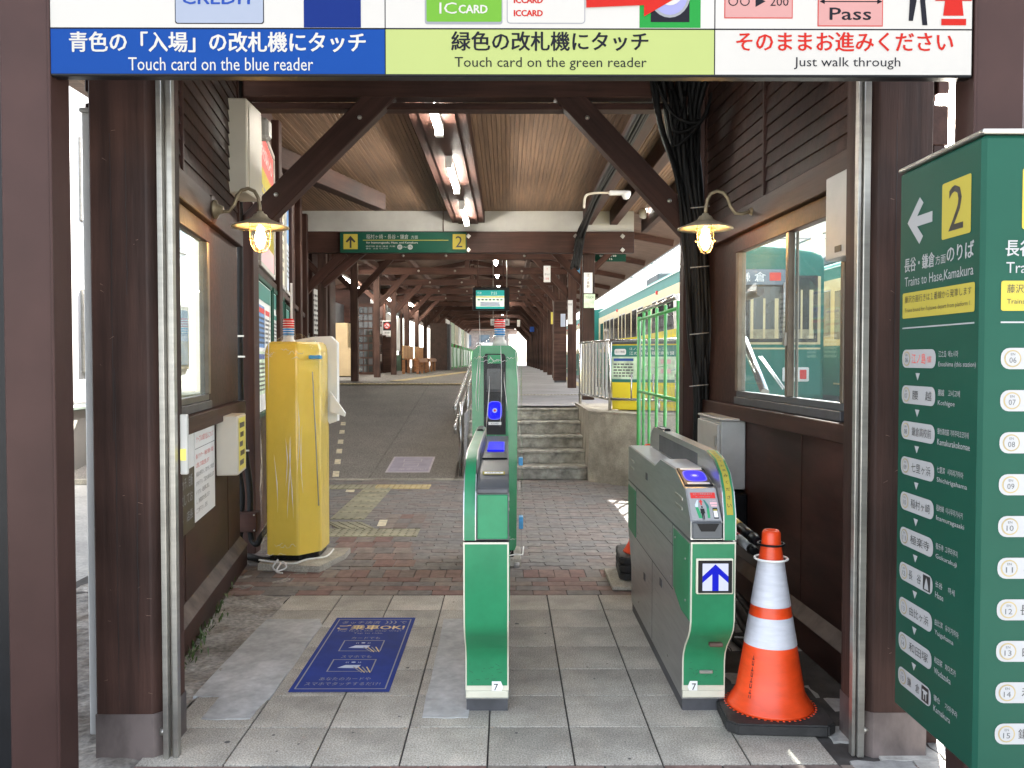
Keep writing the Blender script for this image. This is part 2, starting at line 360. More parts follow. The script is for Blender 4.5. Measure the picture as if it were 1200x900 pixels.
class Print:
    """flat print laid on a face: F(u,v,n); u to the right, v DOWN. Each colour becomes one thin sheet object"""
    def __init__(s, F, parent, step=.0008, base=.001): s.F = F; s.p = parent; s.b = {}; s.k = 0; s.step = step; s.base = base
    joined = False
    def _bm(s, m, name):
        s.cnt = getattr(s, 'cnt', 0)+1
        key = (m.name, s.layer, name, 0 if s.joined else s.cnt, s.joined)
        if key not in s.b: s.b[key] = (MB(), m)
        return s.b[key][0].bm
    layer = 0
    def poly(s, pts, m, layer=1, name='printed_field'):
        s.layer = layer; bm = s._bm(m, name); n = s.base+layer*s.step
        vs = [bm.verts.new(s.F(a, b, n)) for a, b in pts]; bm.faces.new(vs); return s
    def rect(s, u0, v0, u1, v1, m, layer=1, r=0, name='printed_field'):
        if r == 0: return s.poly([(u0, v0), (u1, v0), (u1, v1), (u0, v1)], m, layer, name)
        sx = -1 if u1 < u0 else 1; sy = -1 if v1 < v0 else 1
        pts = []
        for cx, cy, a0 in ((u1-sx*r, v0+sy*r, -90), (u1-sx*r, v1-sy*r, 0), (u0+sx*r, v1-sy*r, 90), (u0+sx*r, v0+sy*r, 180)):
            for k in range(5):
                a = R(a0+k*22.5); pts.append((cx+sx*r*math.cos(a), cy+sy*r*math.sin(a)))
        return s.poly(pts, m, layer, name)
    def frame(s, u0, v0, u1, v1, t, m, layer=2, name='printed_line'):
        for a in ((u0, v0, u1, v0+t), (u0, v1-t, u1, v1), (u0, v0+t, u0+t, v1-t), (u1-t, v0+t, u1, v1-t)): s.rect(*a, m, layer, name=name)
        return s
    def circ(s, u, v, r, m, layer=2, n=16, name='printed_mark', ry=None):
        return s.poly([(u+r*math.cos(2*math.pi*k/n), v+(ry or r)*math.sin(2*math.pi*k/n)) for k in range(n)], m, layer, name)
    def line(s, u0, v0, u1, v1, t, m, layer=2, name='printed_line'):
        d = Vector((u1-u0, v1-v0)); q = Vector((-d.y, d.x)).normalized()*t/2
        return s.poly([(u0+q.x, v0+q.y), (u1+q.x, v1+q.y), (u1-q.x, v1-q.y), (u0-q.x, v0-q.y)], m, layer, name)
    def text(s, t, u, v, h, m, w=None, layer=3, align='c', bold=0, name='lettering'):
        """text whose ink box is h high and (if given) w wide, centred at (u,v) or left-aligned there"""
        if t not in TM: TM[t] = textmesh(t)
        vs, fs = TM[t]
        if not vs: return s
        x0 = min(c.x for c in vs); x1 = max(c.x for c in vs); y0 = min(c.y for c in vs); y1 = max(c.y for c in vs)
        k = h/(y1-y0); kx = (w/(x1-x0)) if w else k
        W_ = kx*(x1-x0); ul = u-W_/2 if align == 'c' else u
        s.layer = layer; bm = s._bm(m, name); offs = [(0, 0)] if not bold else [(0, 0), (bold, 0), (-bold, 0), (0, bold)]
        for j, (bx, by) in enumerate(offs):
            n = s.base+layer*s.step+j*.00004
            nv = [bm.verts.new(s.F(ul+(c.x-x0)*kx+bx, v+h/2-(c.y-y0)*k+by, n)) for c in vs]
            for f in fs:
                try: bm.faces.new([nv[i] for i in f])
                except ValueError: pass
        return s
    def done(s):
        for (mn, ly, name, q_, jn), (mb, m) in s.b.items(): mb.build('small_print' if jn else name, m, s.p, kind='stuff' if jn else None)
        s.b = {}
def grid(name, x0, x1, y0, y1, nx, ny, zf, m, **k):
    b = MB(); bm = b.bm
    V = [[bm.verts.new((x0+(x1-x0)*i/nx, y0+(y1-y0)*j/ny, zf(x0+(x1-x0)*i/nx, y0+(y1-y0)*j/ny))) for i in range(nx+1)] for j in range(ny+1)]
    for j in range(ny):
        for i in range(nx): bm.faces.new([V[j][i], V[j][i+1], V[j+1][i+1], V[j+1][i]])
    return b.build(name, m, **k)
# ------------------------------------------------------------------ SETTING: ground
grid('ground', -300, 300, -120, 500, 2, 2, lambda x, y: -.05, STREET, kind='structure')
grid('track_bed', 2.4, 12, 5.9, 120, 2, 2, lambda x, y: -.03, BALLAST, kind='structure')
grid('dirty_verge', -2.6, -1.272, 2.86, 7.2, 30, 90, lambda x, y: -.004+.012*noise.noise(Vector((x*9, y*9, 0)))+(.006*noise.noise(Vector((x*30, y*30, 3)))), DIRT, kind='structure')
# tiled entrance floor
b = MB(); b.box(-1.27, 1.55, 2.2, 4.97, -.08, -.007); tp = b.build('tile_paving', GROUT, kind='structure')
tme = {}
def tile_at(x0, x1, y0, y1, nm='tile', m=TILE, par=None, z1=0.0, g=.0033, jit=.0004):
    key = (round(x1-x0, 4), round(y1-y0, 4), m.name)
    if key not in tme:
        bb = MB(); a, c = (x1-x0)/2-g, (y1-y0)/2-g; bb.box(-a, a, -c, c, -.012, 0, .0006)
        me = bpy.data.meshes.new(nm); bb.bm.to_mesh(me); bb.bm.free(); me.materials.append(m); tme[key] = me
    M = Matrix.Translation(((x0+x1)/2, (y0+y1)/2, z1+random.uniform(-jit, jit))) @ Matrix.Rotation(random.uniform(-.001, .001), 4, 'X')
    return link(nm, tme[key], M, par or tp)
xs = [-1.27+.3*i for i in range(9)]; ys = [2.87+.3*j for j in range(7)]
for j, y in enumerate(ys):
    for i in range(8):
        x0, x1 = xs[i], xs[i+1]
        if x1 > .84 and j > 0: continue
        if i == 0 and j in (2, 3, 4): continue
        tile_at(x0, x1, y, y+.3)
for j in (1, 2, 3, 4, 5, 6):                               # narrow cut tiles beside the old pavers
    pass
for i in range(14): tile_at(-1.27+.2*i, -1.27+.2*(i+1), 2.765, 2.866, 'edge_brick', BRICK)
for i in range(14): tile_at(-1.37+.2*i, -1.37+.2*(i+1), 2.66, 2.762, 'edge_brick', BRICK)
# trowelled cement patches over the tiles
def patch(pts, nm):
    b = MB(); n = []
    for (a, c), (d, e) in zip(pts, pts[1:]+pts[:1]):
        for k in range(6):
            t = k/6; n.append((a+(d-a)*t+random.uniform(-.004, .004), c+(e-c)*t+random.uniform(-.004, .004)))
    b.prism(n, 'z', -.006, .0035); return b.build(nm, CEMENT, kind='structure')
patch([(-1.29, 3.46), (-1.175, 3.46), (-1.18, 3.24), (-.995, 3.24), (-.968, 3.5), (-.966, 4.40), (-1.0, 4.5), (-1.28, 4.5)], 'cement_patch')
patch([(-.33, 3.25), (-.15, 3.25), (-.15, 4.5), (-.34, 4.5)], 'cement_patch')
# old grey pavers right of the gates
def paver_poly(L_=.2, Wd=.1, a=.006, g=.002):
    P = []
    xs_ = [-.5, -.375, -.125, .125, .375, .5]; s = [0, 1, -1, 1, -1, 0]
    hx, hy = L_/2-g, Wd/2-g
    top = [(x*2*hx, hy+a*q) for x, q in zip(xs_, s)]; bot = [(x*2*hx, -hy+a*q) for x, q in zip(xs_, s)]
    return bot+[(hx+a, -hy*.4), (hx-a, hy*.4)]+top[::-1]+[(-hx-a, hy*.4), (-hx+a, -hy*.4)][::1]
def paver_mesh(nm, m, L_=.2, Wd=.1):
    bb = MB(); P = paver_poly(L_, Wd); q = [(x*.985, y*.97) for x, y in P]
    bm = bb.bm
    lo = [bm.verts.new((x, y, -.012)) for x, y in P]; mid = [bm.verts.new((x, y, -.002)) for x, y in P]; hi = [bm.verts.new((x, y, 0)) for x, y in q]
    n = len(P)
    for A, B in ((lo, mid), (mid, hi)):
        for i in range(n): bm.faces.new([A[i], A[(i+1) % n], B[(i+1) % n], B[i]])
    bm.faces.new(hi); bmesh.ops.recalc_face_normals(bm, faces=bm.faces[:])
    me = bpy.data.meshes.new(nm); bm.to_mesh(me); bm.free(); me.materials.append(m); return me
opm = paver_mesh('old_paver', OLDPAV, .22, .14)
b = MB(); b.box(.845, 2.2, 3.18, 5.0, -.09, -.018); op = b.build('old_paver_bed', GROUT, kind='structure')
for r_ in range(-4, 13):
    for c in range(7):
        x = .955+c*.22-(r_ % 2)*.11; y = 3.245+r_*.14
        if x < (1.25 if r_ < 0 else .94) or x > 1.66: continue
        link('old_paver', opm, Matrix.Translation((x, y, (.003 if r_ < 0 else -.008)+random.uniform(-.003, .002))) @ Matrix.Rotation(random.uniform(-.02, .02), 4, 'Z') @ Matrix.Rotation(random.uniform(-.02, .02), 4, 'Y'), op)
# brick and paver concourse
XL, XR = -2.7, 2.4
b = MB(); b.box(XL, XR, 4.972, 9.83, -.09, -.008); bp_ = b.build('brick_paving', GROUT, kind='structure')
bk = {}
def brick(x, y, lx, ly, ang=0, m=BRICK, nm='brick', z=0):
    k = (lx, ly)
    if k not in bk:
        bb = MB(); bb.box(-lx/2+.002, lx/2-.002, -ly/2+.002, ly/2-.002, -.011, 0, .0015)
        me = bpy.data.meshes.new(nm); bb.bm.to_mesh(me); bb.bm.free(); me.materials.append(m); bk[k] = me
    link(nm, bk[k], Matrix.Translation((x, y, z+random.uniform(-.0015, .0015))) @ Matrix.Rotation(ang, 4, 'Z'), bp_)
nb = 0
for r_ in range(4):
    for c in range(19):
        x = -1.75+c*.2+(r_ % 2)*.1
        if x < -1.85+r_*-.03 or x > 1.7: continue
        brick(x, 5.025+r_*.1, .2, .1)
for c in range(36):
    x = -1.85+c*.1
    if x < 1.6: brick(x, 5.476, .1, .2)
pm = paver_mesh('paver', PAVER)
tact = [(-2.1, -.71, 6.62, 6.92), (-1.54, -1.24, 7.35, 9.08), (-2.1, -.84, 9.08, 9.38)]
stuff = MB(); cnt = 0; rows = 0
y = 5.628
while y < 9.8:
    x = -1.95+(rows % 2)*.1
    if y > 6.9: x -= .4
    while x < 2.3:
        inside = any(a+.1 < x < b_-.1 and c+.07 < y < d-.07 for a, b_, c, d in tact)
        hidden = (x > 1.45 and y < 6) or x < -.18*y-.85
        if not inside and not hidden:
            if cnt < 300 and y < 8.3:
                link('paver', pm, Matrix.Translation((x, y, random.uniform(-.002, .0015))) @ Matrix.Rotation(random.uniform(-.01, .01), 4, 'Z'), bp_); cnt += 1
            else:
                n0 = [v.co.copy() for v in pm.vertices]; dz = random.uniform(-.002, .0015)
                vv = [stuff.bm.verts.new(c+Vector((x, y, dz))) for c in n0]
                for p in pm.polygons: stuff.bm.faces.new([vv[i] for i in p.vertices])
        x += .2
    y += .1; rows += 1
stuff.build('pavers', PAVER, bp_, kind='stuff')
# plain bricks laid slanting below the tactile strip, and beside it
for i in range(4):
    for j in range(5):
        brick(-1.235+i*.14-.0*j+(4-j)*0+.03*(4-j), 5.75+j*.19, .138, .188, z=.0045)
for i in range(3):
    for j in range(3): brick(-1.0+i*.115, 7.05+j*.21, .114, .208, z=.0045)
# tactile tiles
def tactile(x, y, dots, m, par, z=.005, s=.3, shear=0):
    key = ('t', dots, m.name, shear)
    if key not in bk:
        bb = MB(); h = s/2-.002
        bb.prism([(-h+shear*(-1), -h), (h+shear*(-1), -h), (h+shear, h), (-h+shear, h)], 'z', -.01, 0)
        if dots:
            for i in range(5):
                for j in range(5): bb.lathe([(.012, 0), (.008, .0045), (0, .005)], (-.12+i*.06, -.12+j*.06, 0), 6)
        else:
            for i in range(4):
                u = -.1125+i*.075; bb.prism([(u-.012-shear, -h+.01), (u+.012-shear, -h+.01), (u+.012+shear, h-.01), (u-.012+shear, h-.01)], 'z', 0, .0045)
        me = bpy.data.meshes.new('tactile_tile'); bb.bm.to_mesh(me); bb.bm.free(); me.materials.append(m); bk[key] = me
    link('tactile_tile', bk[key], Matrix.Translation((x, y, z)), par)
for i in range(5): tactile(-2.06+i*.3, 6.77, True, TACT, bp_)
for j in range(6): tactile(-1.39, 7.35+.15+j*.3, False, TACT, bp_)
tactile(-1.305, 7.06+.0, False, TACT, bp_, z=.0065, shear=-.085)
for i in range(5): tactile(-2.19+i*.3, 9.23, True, TACTY if i > 2 else TACT, bp_)
# ramp, platform
YR = 9.80; Y1 = 18.1
def rampz(y): return 0 if y < YR else min(.93, (y-YR)*.93/(Y1-YR)) + (0 if y < Y1 else min(.05, (y-Y1)*.004))
def platz(y): return .757 if y < 16 else min(.98, .757+(y-16)*.012)
b = MB(); bm = b.bm
yy = [YR, 11, 12.5, 14, 15.5, 17, Y1, 24, 40, 90]
V = [[bm.verts.new((x, y, rampz(y))) for x in (-5.2, -.5)] for y in yy]
for i in range(len(yy)-1): bm.faces.new([V[i][0], V[i][1], V[i+1][1], V[i+1][0]])
b.build('asphalt_ramp', ASPH, kind='structure')
b = MB(); b.box(-5.0, -.5, 9.74, 9.80, -.05, .012, .004); b.build('ramp_kerb', CONC, kind='structure')
b = MB()
yy = [11.05, 16, 20, 34.6, 90]; bm = b.bm
for (ya, yb) in zip(yy, yy[1:]):
    q = [bm.verts.new(c) for c in ((-.5, ya, platz(ya)), (1.95, ya, platz(ya)), (1.95, yb, platz(yb)), (-.5, yb, platz(yb)))]; bm.faces.new(q)
    q = [bm.verts.new(c) for c in ((1.95, ya, platz(ya)), (1.95, ya, -.1), (1.95, yb, -.1), (1.95, yb, platz(yb)))]; bm.faces.new(q)
b.box(-.51, -.49, 9.9, 18, -.1, .756)
b.build('platform', PLATF, kind='structure')
b = MB()
bm = b.bm
for (ya, yb) in ((9.9, 18.1),):
    q = [bm.verts.new(c) for c in ((-.505, ya, 0), (-.505, yb, .93), (-.505, yb, -.1), (-.505, ya, -.1))]; bm.faces.new(q)
b.build('platform_side_wall', CONC, kind='structure')
# platform tactile lines and white edge
plt_ = MB(); plt_.box(-.4, 1.9, 14.98, 14.985, .70, .7605); plt_ = plt_.build('platform_edge_base', CONC, kind='structure')
for i in range(8): tactile(-.3+i*.3, 15.1, True, TACTY if i > 90 else CONC, plt_, z=.762)
for i in range(14): tactile(-4.1+i*.3, 17.6, False, TACTY, bp_, z=rampz(17.6)+.012)
b = MB()
for k in range(90):
    for j in range(2): pass
b.box(1.55, 1.85, 15.5, 80, .70, .70); b.bm.clear()
V = [(1.55, 15.3, platz(15.3)+.006), (1.72, 15.3, platz(15.3)+.006), (1.72, 34.6, platz(34.6)+.006), (1.55, 34.6, platz(34.6)+.006)]
b.bm.faces.new([b.bm.verts.new(v) for v in V]); b.build('platform_warning_line', TACTY, kind='structure')
b = MB(); b.bm.faces.new([b.bm.verts.new(v) for v in ((-2.5, 18.0, .935), (-2.2, 18.0, .935), (-1.0, 30, .99), (-1.35, 30, .99))]); b.build('platform_guide_line', TACTY, kind='structure')
# white dashes on the ramp
def onramp(x0, x1, y0, y1, m, nm, dz=.004, skew=0):
    b = MB(); b.bm.faces.new([b.bm.verts.new(v) for v in ((x0, y0, rampz(y0)+dz), (x1, y0, rampz(y0)+dz), (x1+skew, y1, rampz(y1)+dz), (x0+skew, y1, rampz(y1)+dz))]); return b.build(nm, m, kind='structure')
DASH = mat('worn_cream_paint', (.62, .55, .38), .7, n=(14, 14, 14), amt=.25)
for y in (9.92, 10.55, 11.15, 11.75, 12.45, 13.1): onramp(-2.04-.165*(y-9.9), -1.965-.165*(y-9.9), y, y+.27, DASH, 'painted_dash', skew=-.045)
for (px, py, wd, ln) in ((449, 614, .07, .28), (411, 576, .09, .16)):
    D = 1380/(py-421.6); b = MB(); b.bm.faces.new([b.bm.verts.new(v) for v in ((X_(px, D)-wd/2, D-ln/2, .0035), (X_(px, D)+wd/2, D-ln/2, .0035), (X_(px, D)+wd/2-.02, D+ln/2, .0035), (X_(px, D)-wd/2-.02, D+ln/2, .0035))]); b.build('painted_dash', DASH, kind='structure')
# purple sticker on the ramp
LAV = mat('faded_lavender', (.46, .41, .45), .6, n=(9, 9, 9), amt=.1); LAV2 = mat('faded_violet', (.33, .30, .38), .6, n=(9, 9, 9), amt=.1)
fl = thing('floor_sticker', (-1.1, 11, rampz(11)), 'faded pale lilac sticker lying on the asphalt ramp', 'floor sticker')
sl_ = .93/(Y1-YR); F = frame((-1.46, 10.12, rampz(10.12)), (1, 0, 0), (.0, -1, -sl_), (0, -sl_, 1))
Fr = lambda u, v, n: F(u, (v-.62)*1.35, n)
pr = Print(Fr, fl, base=.004)
pr.rect(0, 0, .53, .62, LAV, 0).rect(.025, .03, .505, .59, LAV2, 1).frame(.15, .1, .38, .22, .012, LAV, 2).frame(.17, .28, .36, .4, .012, LAV, 2).text('ご乗車OK!', .265, .5, .08, LAV, .42, 2)
pr.done()
# steps
st = thing('platform_steps', (.2, 10.4, 0), 'mottled concrete steps going up to the platform, right of the ramp', 'stairs')
for k in range(5):
    z1 = .757*(k+1)/5; b = MB(); b.box(-.49, .915, 9.80+.3*k, 11.35, z1-.1514, z1-.03, .004); b.build('riser', STEPC, st)
    b = MB(); b.box(-.49, .917, 9.785+.3*k, 9.8+.3*(k+1)+(0 if k < 4 else .2), z1-.03, z1, .006); b.build('tread', STEPC, st)
cw = thing('concrete_wall', (1.2, 9.7, 0), 'low pale concrete retaining wall between the steps and the green fence', 'wall')
b = MB(); b.prism([(.92, 9.66), (1.42, 9.12), (2.6, 8.9), (2.6, 15), (1.96, 15), (1.96, 11.6), (.92, 11.6)], 'z', -.05, .785); b.build('wall_body', CONC, cw)
b = MB(); b.prism([(.915, 9.65), (1.42, 9.11), (2.6, 8.89), (2.6, 9.2), (1.6, 9.45), (1.05, 9.9), (1.05, 11.6), (.915, 11.6)], 'z', .785, .80); b.build('coping', CONC, cw)
# weeds
b = MB()
for k in range(260):
    t = random.random(); x = -1.43-.14*(t*1.9)-.02+random.gauss(0, .03); y = 3.75+t*1.5+random.gauss(0, .04)
    a = random.uniform(0, 6.28); h = random.uniform(.015, .05); d = Vector((math.cos(a), math.sin(a), 0))*random.uniform(.01, .03); p = Vector((x, y, .004)); s_ = Vector((-d.y, d.x, 0))*.3
    b.bm.faces.new([b.bm.verts.new(p), b.bm.verts.new(p+d*.6+s_+Vector((0, 0, h*.7))), b.bm.verts.new(p+d+Vector((0, 0, h))), b.bm.verts.new(p+d*.6-s_+Vector((0, 0, h*.6)))])
o = b.build('weeds', LEAF, kind='stuff', label='small green weeds growing along the foot of the left wall', cat='weeds')
# blue floor sticker
fs = thing('floor_poster', (-.7, 4.0, 0), 'dark blue poster stuck on the pale floor tiles', 'floor sticker')
FB = frame((-.912, 4.525, .001), (1, 0, 0), (0, -1, 0), (0, 0, 1))
BLF = mat('blue_floor_vinyl', (.018, .042, .23), .7, spec=.15, n=(9, 9, 9), amt=.12, stain=.12)
cx = lambda u, v: (u, v)
wS, hS = .42, 1.02
NAV = Print(FB, fs, step=.0006, base=.0016)
NAV.rect(0, 0, wS, hS, BLF, 0).frame(.018, .03, wS-.018, hS-.03, .006, WHITE, 1)
NAV.text('タッチ決済', .145, .085, .05, WHITE, .2, 1).text(')))', .30, .085, .06, WHITE, .06, 1).text('で', .365, .085, .04, WHITE, .035, 1)
GOLD = mat('gold_print', (.70, .52, .22), .5)
NAV.text('ご乗車OK!', .21, .165, .075, GOLD, .34, 1, bold=.002)
NAV.text('Pay fares the easy way!', .21, .225, .026, WHITE, .32, 1).text('Tap to ride.', .21, .262, .026, WHITE, .15, 1)
NAV.text('カードでも', .21, .335, .035, WHITE, .14, 1).text('スマホでも', .21, .60, .035, WHITE, .14, 1)
for v in (.37, .635):
    NAV.frame(.11, v, .31, v+.155, .006, WHITE, 1).text('(( ● ))', .21, v+.04, .02, PALEB, .07, 1)
    NAV.poly([(.15, v+.11), (.18, v+.075), (.25, v+.075), (.24, v+.115)], PALEB, 2)
    for q in range(4): NAV.line(.22+q*.02, v+.1, .27+q*.012, v+.17, .006, GOLD if q % 2 else WHITE, 3)
NAV.text('あなたのカードや', .21, .875, .036, WHITE, .22, 1).text('スマホでタッチするだけ!', .21, .932, .036, WHITE, .32, 1)
NAV.done()

# worn spots on the tiles, seams on the ramp
SPOT = mat('old_gum_spot', (.09, .085, .08), .8, n=(40, 40, 40), amt=.3)
b = MB(); rs = random.Random(5)
for k in range(46):
    x, y = rs.uniform(-1.2, .8), rs.uniform(2.9, 4.95); r_ = rs.uniform(.002, .008) if k % 6 else rs.uniform(.008, .013); n_ = 9
    b.bm.faces.new([b.bm.verts.new((x+r_*math.cos(2*math.pi*i/n_)*rs.uniform(.7, 1.2), y+r_*math.sin(2*math.pi*i/n_)*rs.uniform(.7, 1.2), .0012)) for i in range(n_)])
b.build('gum_spots', SPOT, tp, kind='stuff')
SEAM = mat('ramp_seam_tar', (.14, .125, .11), .9)
for (pts_) in ([(-1.60, 9.85), (-1.60, 12.6), (-1.61, 14.5), (-1.62, 17.8)],):
    b = MB()
    for (xa, ya), (xb, yb) in zip(pts_, pts_[1:]):
        for i in range(8):
            f0, f1 = i/8, (i+1)/8; q = []
            for f in (f0, f1):
                x, y = xa+(xb-xa)*f+rs.uniform(-.006, .006), ya+(yb-ya)*f; q.append((x, y))
            d = Vector((q[1][1]-q[0][1], -(q[1][0]-q[0][0]))).normalized()*.012
            b.bm.faces.new([b.bm.verts.new((x+s_*d.x, y+s_*d.y, rampz(y)+.003)) for (x, y), s_ in ((q[0], 1), (q[1], 1), (q[1], -1), (q[0], -1))])
    b.build('ramp_seam', SEAM, kind='structure')
# ------------------------------------------------------------------ ENTRANCE: steel columns, portal, header sign
for sx, lab in ((-1, 'maroon painted steel column at the left end of the overhead sign'), (1, 'maroon painted steel column behind the tall green route sign')):
    t = thing('steel_column', (sx*1.4, 2.56, 0), lab, 'column', 'steel columns under the overhead sign')
    xa, xb = (-1.475, -1.328) if sx < 0 else (1.362, 1.51)
    b = MB(); b.box(xa, xb, 2.505, 2.62, -.05, 3.0, .006); b.build('shaft', MAROON, t)
    xe = xb if sx < 0 else xa
    b = MB(); b.box(xe-.004, xe+.004, 2.50, 2.512, -.05, 3.0, .002); b.build('edge_weld', MAROON, t)
# dark cladding just outside the columns
t = thing('entrance_side_panel', (-1.8, 2.7, 0), 'black panel at the far left border beside the steel column', 'panel')
b = MB(); b.box(-2.4, -1.484, 2.56, 2.64, -.05, 3.2); b.build('board', BLACKP, t)
t = thing('entrance_doorway', (0, 2.97, 0), 'dark brown timber entrance frame with steel shoes and metal edge strips', 'doorway')
def bigpost(x0, x1, y0, y1, z0, z1, ch, side):
    b = MB(); hx = (x1-x0)/2; cxx = (x0+x1)/2; hz = (z1-z0)/2
    P = [(-hx, y0-y0), (hx-ch, 0), (hx, ch), (hx, y1-y0), (-hx, y1-y0)] if side > 0 else [(-hx+ch, 0), (hx, 0), (hx, y1-y0), (-hx, y1-y0), (-hx, ch)]
    # local X up the post
    b.prism(P, None, -hz, hz, F=lambda p, q, a: Vector((a, p, q)))
    bmesh.ops.recalc_face_normals(b.bm, faces=b.bm.faces[:])
    es = [e for e in b.bm.edges if abs((e.verts[0].co-e.verts[1].co).normalized().x) > .9]
    bmesh.ops.bevel(b.bm, geom=es, offset=.004, segments=1, affect='EDGES')
    me = bpy.data.meshes.new('post'); b.bm.to_mesh(me); b.bm.free(); me.materials.append(WOODW)
    M = Matrix(((0, 1, 0), (0, 0, 1), (1, 0, 0))).to_4x4(); M.translation = (cxx, y0, (z0+z1)/2)
    return link('post', me, M, t)
bigpost(-1.425, -1.197, 2.93, 3.14, .15, 3.2, .035, 1)
b = MB(); b.prism([(-1.427, 2.928), (-1.228, 2.928), (-1.194, 2.965), (-1.194, 3.142), (-1.427, 3.142)], 'z', -.05, .152); b.build('steel_shoe', ZINC, t)
bigpost(1.24, 1.455, 2.93, 3.14, .15, 3.2, .03, -1)
b = MB(); b.prism([(1.272, 2.928), (1.457, 2.928), (1.457, 3.142), (1.238, 3.142), (1.238, 2.962)], 'z', -.05, .152); b.build('steel_shoe', ZINC, t)
b = MB(); rk = random.Random(8)
for (x0_, za, zc, yy0) in ((-1.345, .2, 1.35, 2.9288), (-1.352, 1.1, 2.15, 2.9288), (-1.275, .3, 1.0, 2.9288), (-1.30, 1.6, 2.1, 2.9288), (1.36, .4, 1.5, 2.9288), (1.33, 1.2, 2.2, 2.9288)):
    n_ = 26; P_ = []
    for i in range(n_+1): P_.append((x0_+.004*noise.noise(Vector((i*.6, x0_*9, 0))), za+(zc-za)*i/n_, .0007+.0011*abs(noise.noise(Vector((i*.9, 3, x0_))))*math.sin(math.pi*i/n_)*2))
    for p, q in zip(P_, P_[1:]): b.bm.faces.new([b.bm.verts.new((p[0]-p[2], yy0, p[1])), b.bm.verts.new((p[0]+p[2], yy0, p[1])), b.bm.verts.new((q[0]+q[2], yy0, q[1])), b.bm.verts.new((q[0]-q[2], yy0, q[1]))])
b.build('timber_cracks', BLACK, t, kind='stuff')
b = MB()
for k in range(40):
    xx = rk.choice([rk.uniform(-1.41, -1.24), rk.uniform(1.29, 1.44)]); zz = rk.uniform(.2, 2.2); l_ = rk.uniform(.003, .02); a_ = rk.uniform(-.6, .6)
    b.bm.faces.new([b.bm.verts.new((xx, 2.9285, zz)), b.bm.verts.new((xx+l_, 2.9285, zz+l_*a_)), b.bm.verts.new((xx+l_*.9, 2.9285, zz+l_*a_+.0014)), b.bm.verts.new((xx+l_*.1, 2.9285, zz+.0016))])
b.build('paint_chips', mat('bare_wood_chip', (.16, .10, .075), .8), t, kind='stuff')
for x in (-1.21, 1.235):
    b = MB(); b.lathe([(.014, 0), (.014, .012), (.007, .02), (.007, .035), (0, .036)], (x+.0, 2.945, .085), 6, ax='x' if x < 0 else 'x'); b.build('bolt', ALU, t)
for (a0, a1, y0, y1) in ((-1.190, -1.172, 2.915, 2.945), (-1.160, -1.142, 2.925, 2.955), (-1.172, -1.160, 2.945, 2.95), (1.197, 1.209, 2.925, 2.955), (1.213, 1.236, 2.915, 2.935), (1.209, 1.213, 2.94, 2.945)):
    b = MB(); b.box(a0, a1, y0, y1, -.0, 3.1, .002); b.build('edge_strip', ALU, t)
beam('header', (-1.6, 3.04, 3.28), (1.6, 3.04, 3.28), .2, .2, WOOD, t)
b = MB(); b.box(1.58, 2.3, 2.98, 3.06, -.05, 3.3, .004); b.build('side_board', WOOD, t)
t = thing('white_board', (-1.53, 3.05, .05), 'narrow edge of a white board fixed outside the left timber post', 'board')
b = MB(); b.box(-1.476, -1.445, 2.985, 3.3, .055, 2.235, .004); b.build('board', WHITEP, t)
b = MB(); b.box(-1.480, -1.441, 2.975, 3.31, 2.235, 2.25, .003); b.build('board_cap', GREYM, t)
t = thing('tube_light', (1.543, 3.05, 2.05), 'upright white tube light in the gap above the route sign', 'tube light')
b = MB(); b.tube([(1.543, 3.05, 2.05), (1.543, 3.05, 2.33)], .019, 10); b.tube([(1.543, 3.05, 2.36), (1.543, 3.05, 2.9)], .019, 10); b.build('tube', TUBEL, t)
b = MB(); b.box(1.523, 1.563, 3.03, 3.08, 2.33, 2.36, .003); b.box(1.566, 1.578, 3.0, 3.1, 2.0, 3.0); b.build('holder', GREYM, t)
# --- overhead lit sign; print coordinates are its own grid, 400 units to the metre
t = thing('overhead_sign', (0, 2.55, 2.2), 'long lit overhead sign with blue, lime and white touch card instructions', 'sign')
SC = .0025
zb = CAMH+(421.6-91)*SC; ztp = CAMH+(421.6+70)*SC
b = MB(); b.box(-1.326, 1.354, 2.505, 2.545, zb-.004, ztp, .003); b.build('sign_case', BLACKP, t)
FS = lambda u, v, n: Vector(((u-595)*SC, 2.504-n, CAMH+(421.6-v)*SC))
P = Print(FS, t, step=.0007, base=.0005)
P.rect(66, -66, 1135, 37.5, L_WHITE, 0)
P.rect(66, 38.5, 452.5, 90, L_BLUE, 0).rect(453.5, 38.5, 835, 90, L_LIME, 0).rect(836, 38.5, 1135, 90, L_WHITE, 0)
P.rect(66, 37.2, 1135, 38.8, L_DARK, 1).rect(452.5, -66, 453.6, 90, L_DARK, 1).rect(835, -66, 836.2, 90, L_DARK, 1)
P.text('青色の「入場」の改札機にタッチ', 259, 53.5, 23, L_WHITE, 342, 2, bold=.6).text('Touch card on the blue reader', 262.5, 79, 15, L_WHITE, 214, 2)
P.text('緑色の改札機にタッチ', 644, 52, 22, L_DARK, 228, 2, bold=.5).text('Touch card on the green reader', 645, 78, 15, L_DARK, 223, 2)
P.text('そのままお進みください', 987, 52, 22, L_RED, 252, 2, bold=.5).text('Just walk through', 990, 77, 14, L_DARK, 124, 2)
P.rect(210, -40, 313, 33, L_DARK, 1, 3).rect(211, -40, 312, 32, L_PALE, 2, 3).text('CREDIT', 260.5, 3, 15, L_BTEXT, 84, 3, bold=.4).text('CARD', 260.5, -22, 15, L_BTEXT, 60, 3)
P.rect(359, -66, 425, 37, L_NAVY, 2)
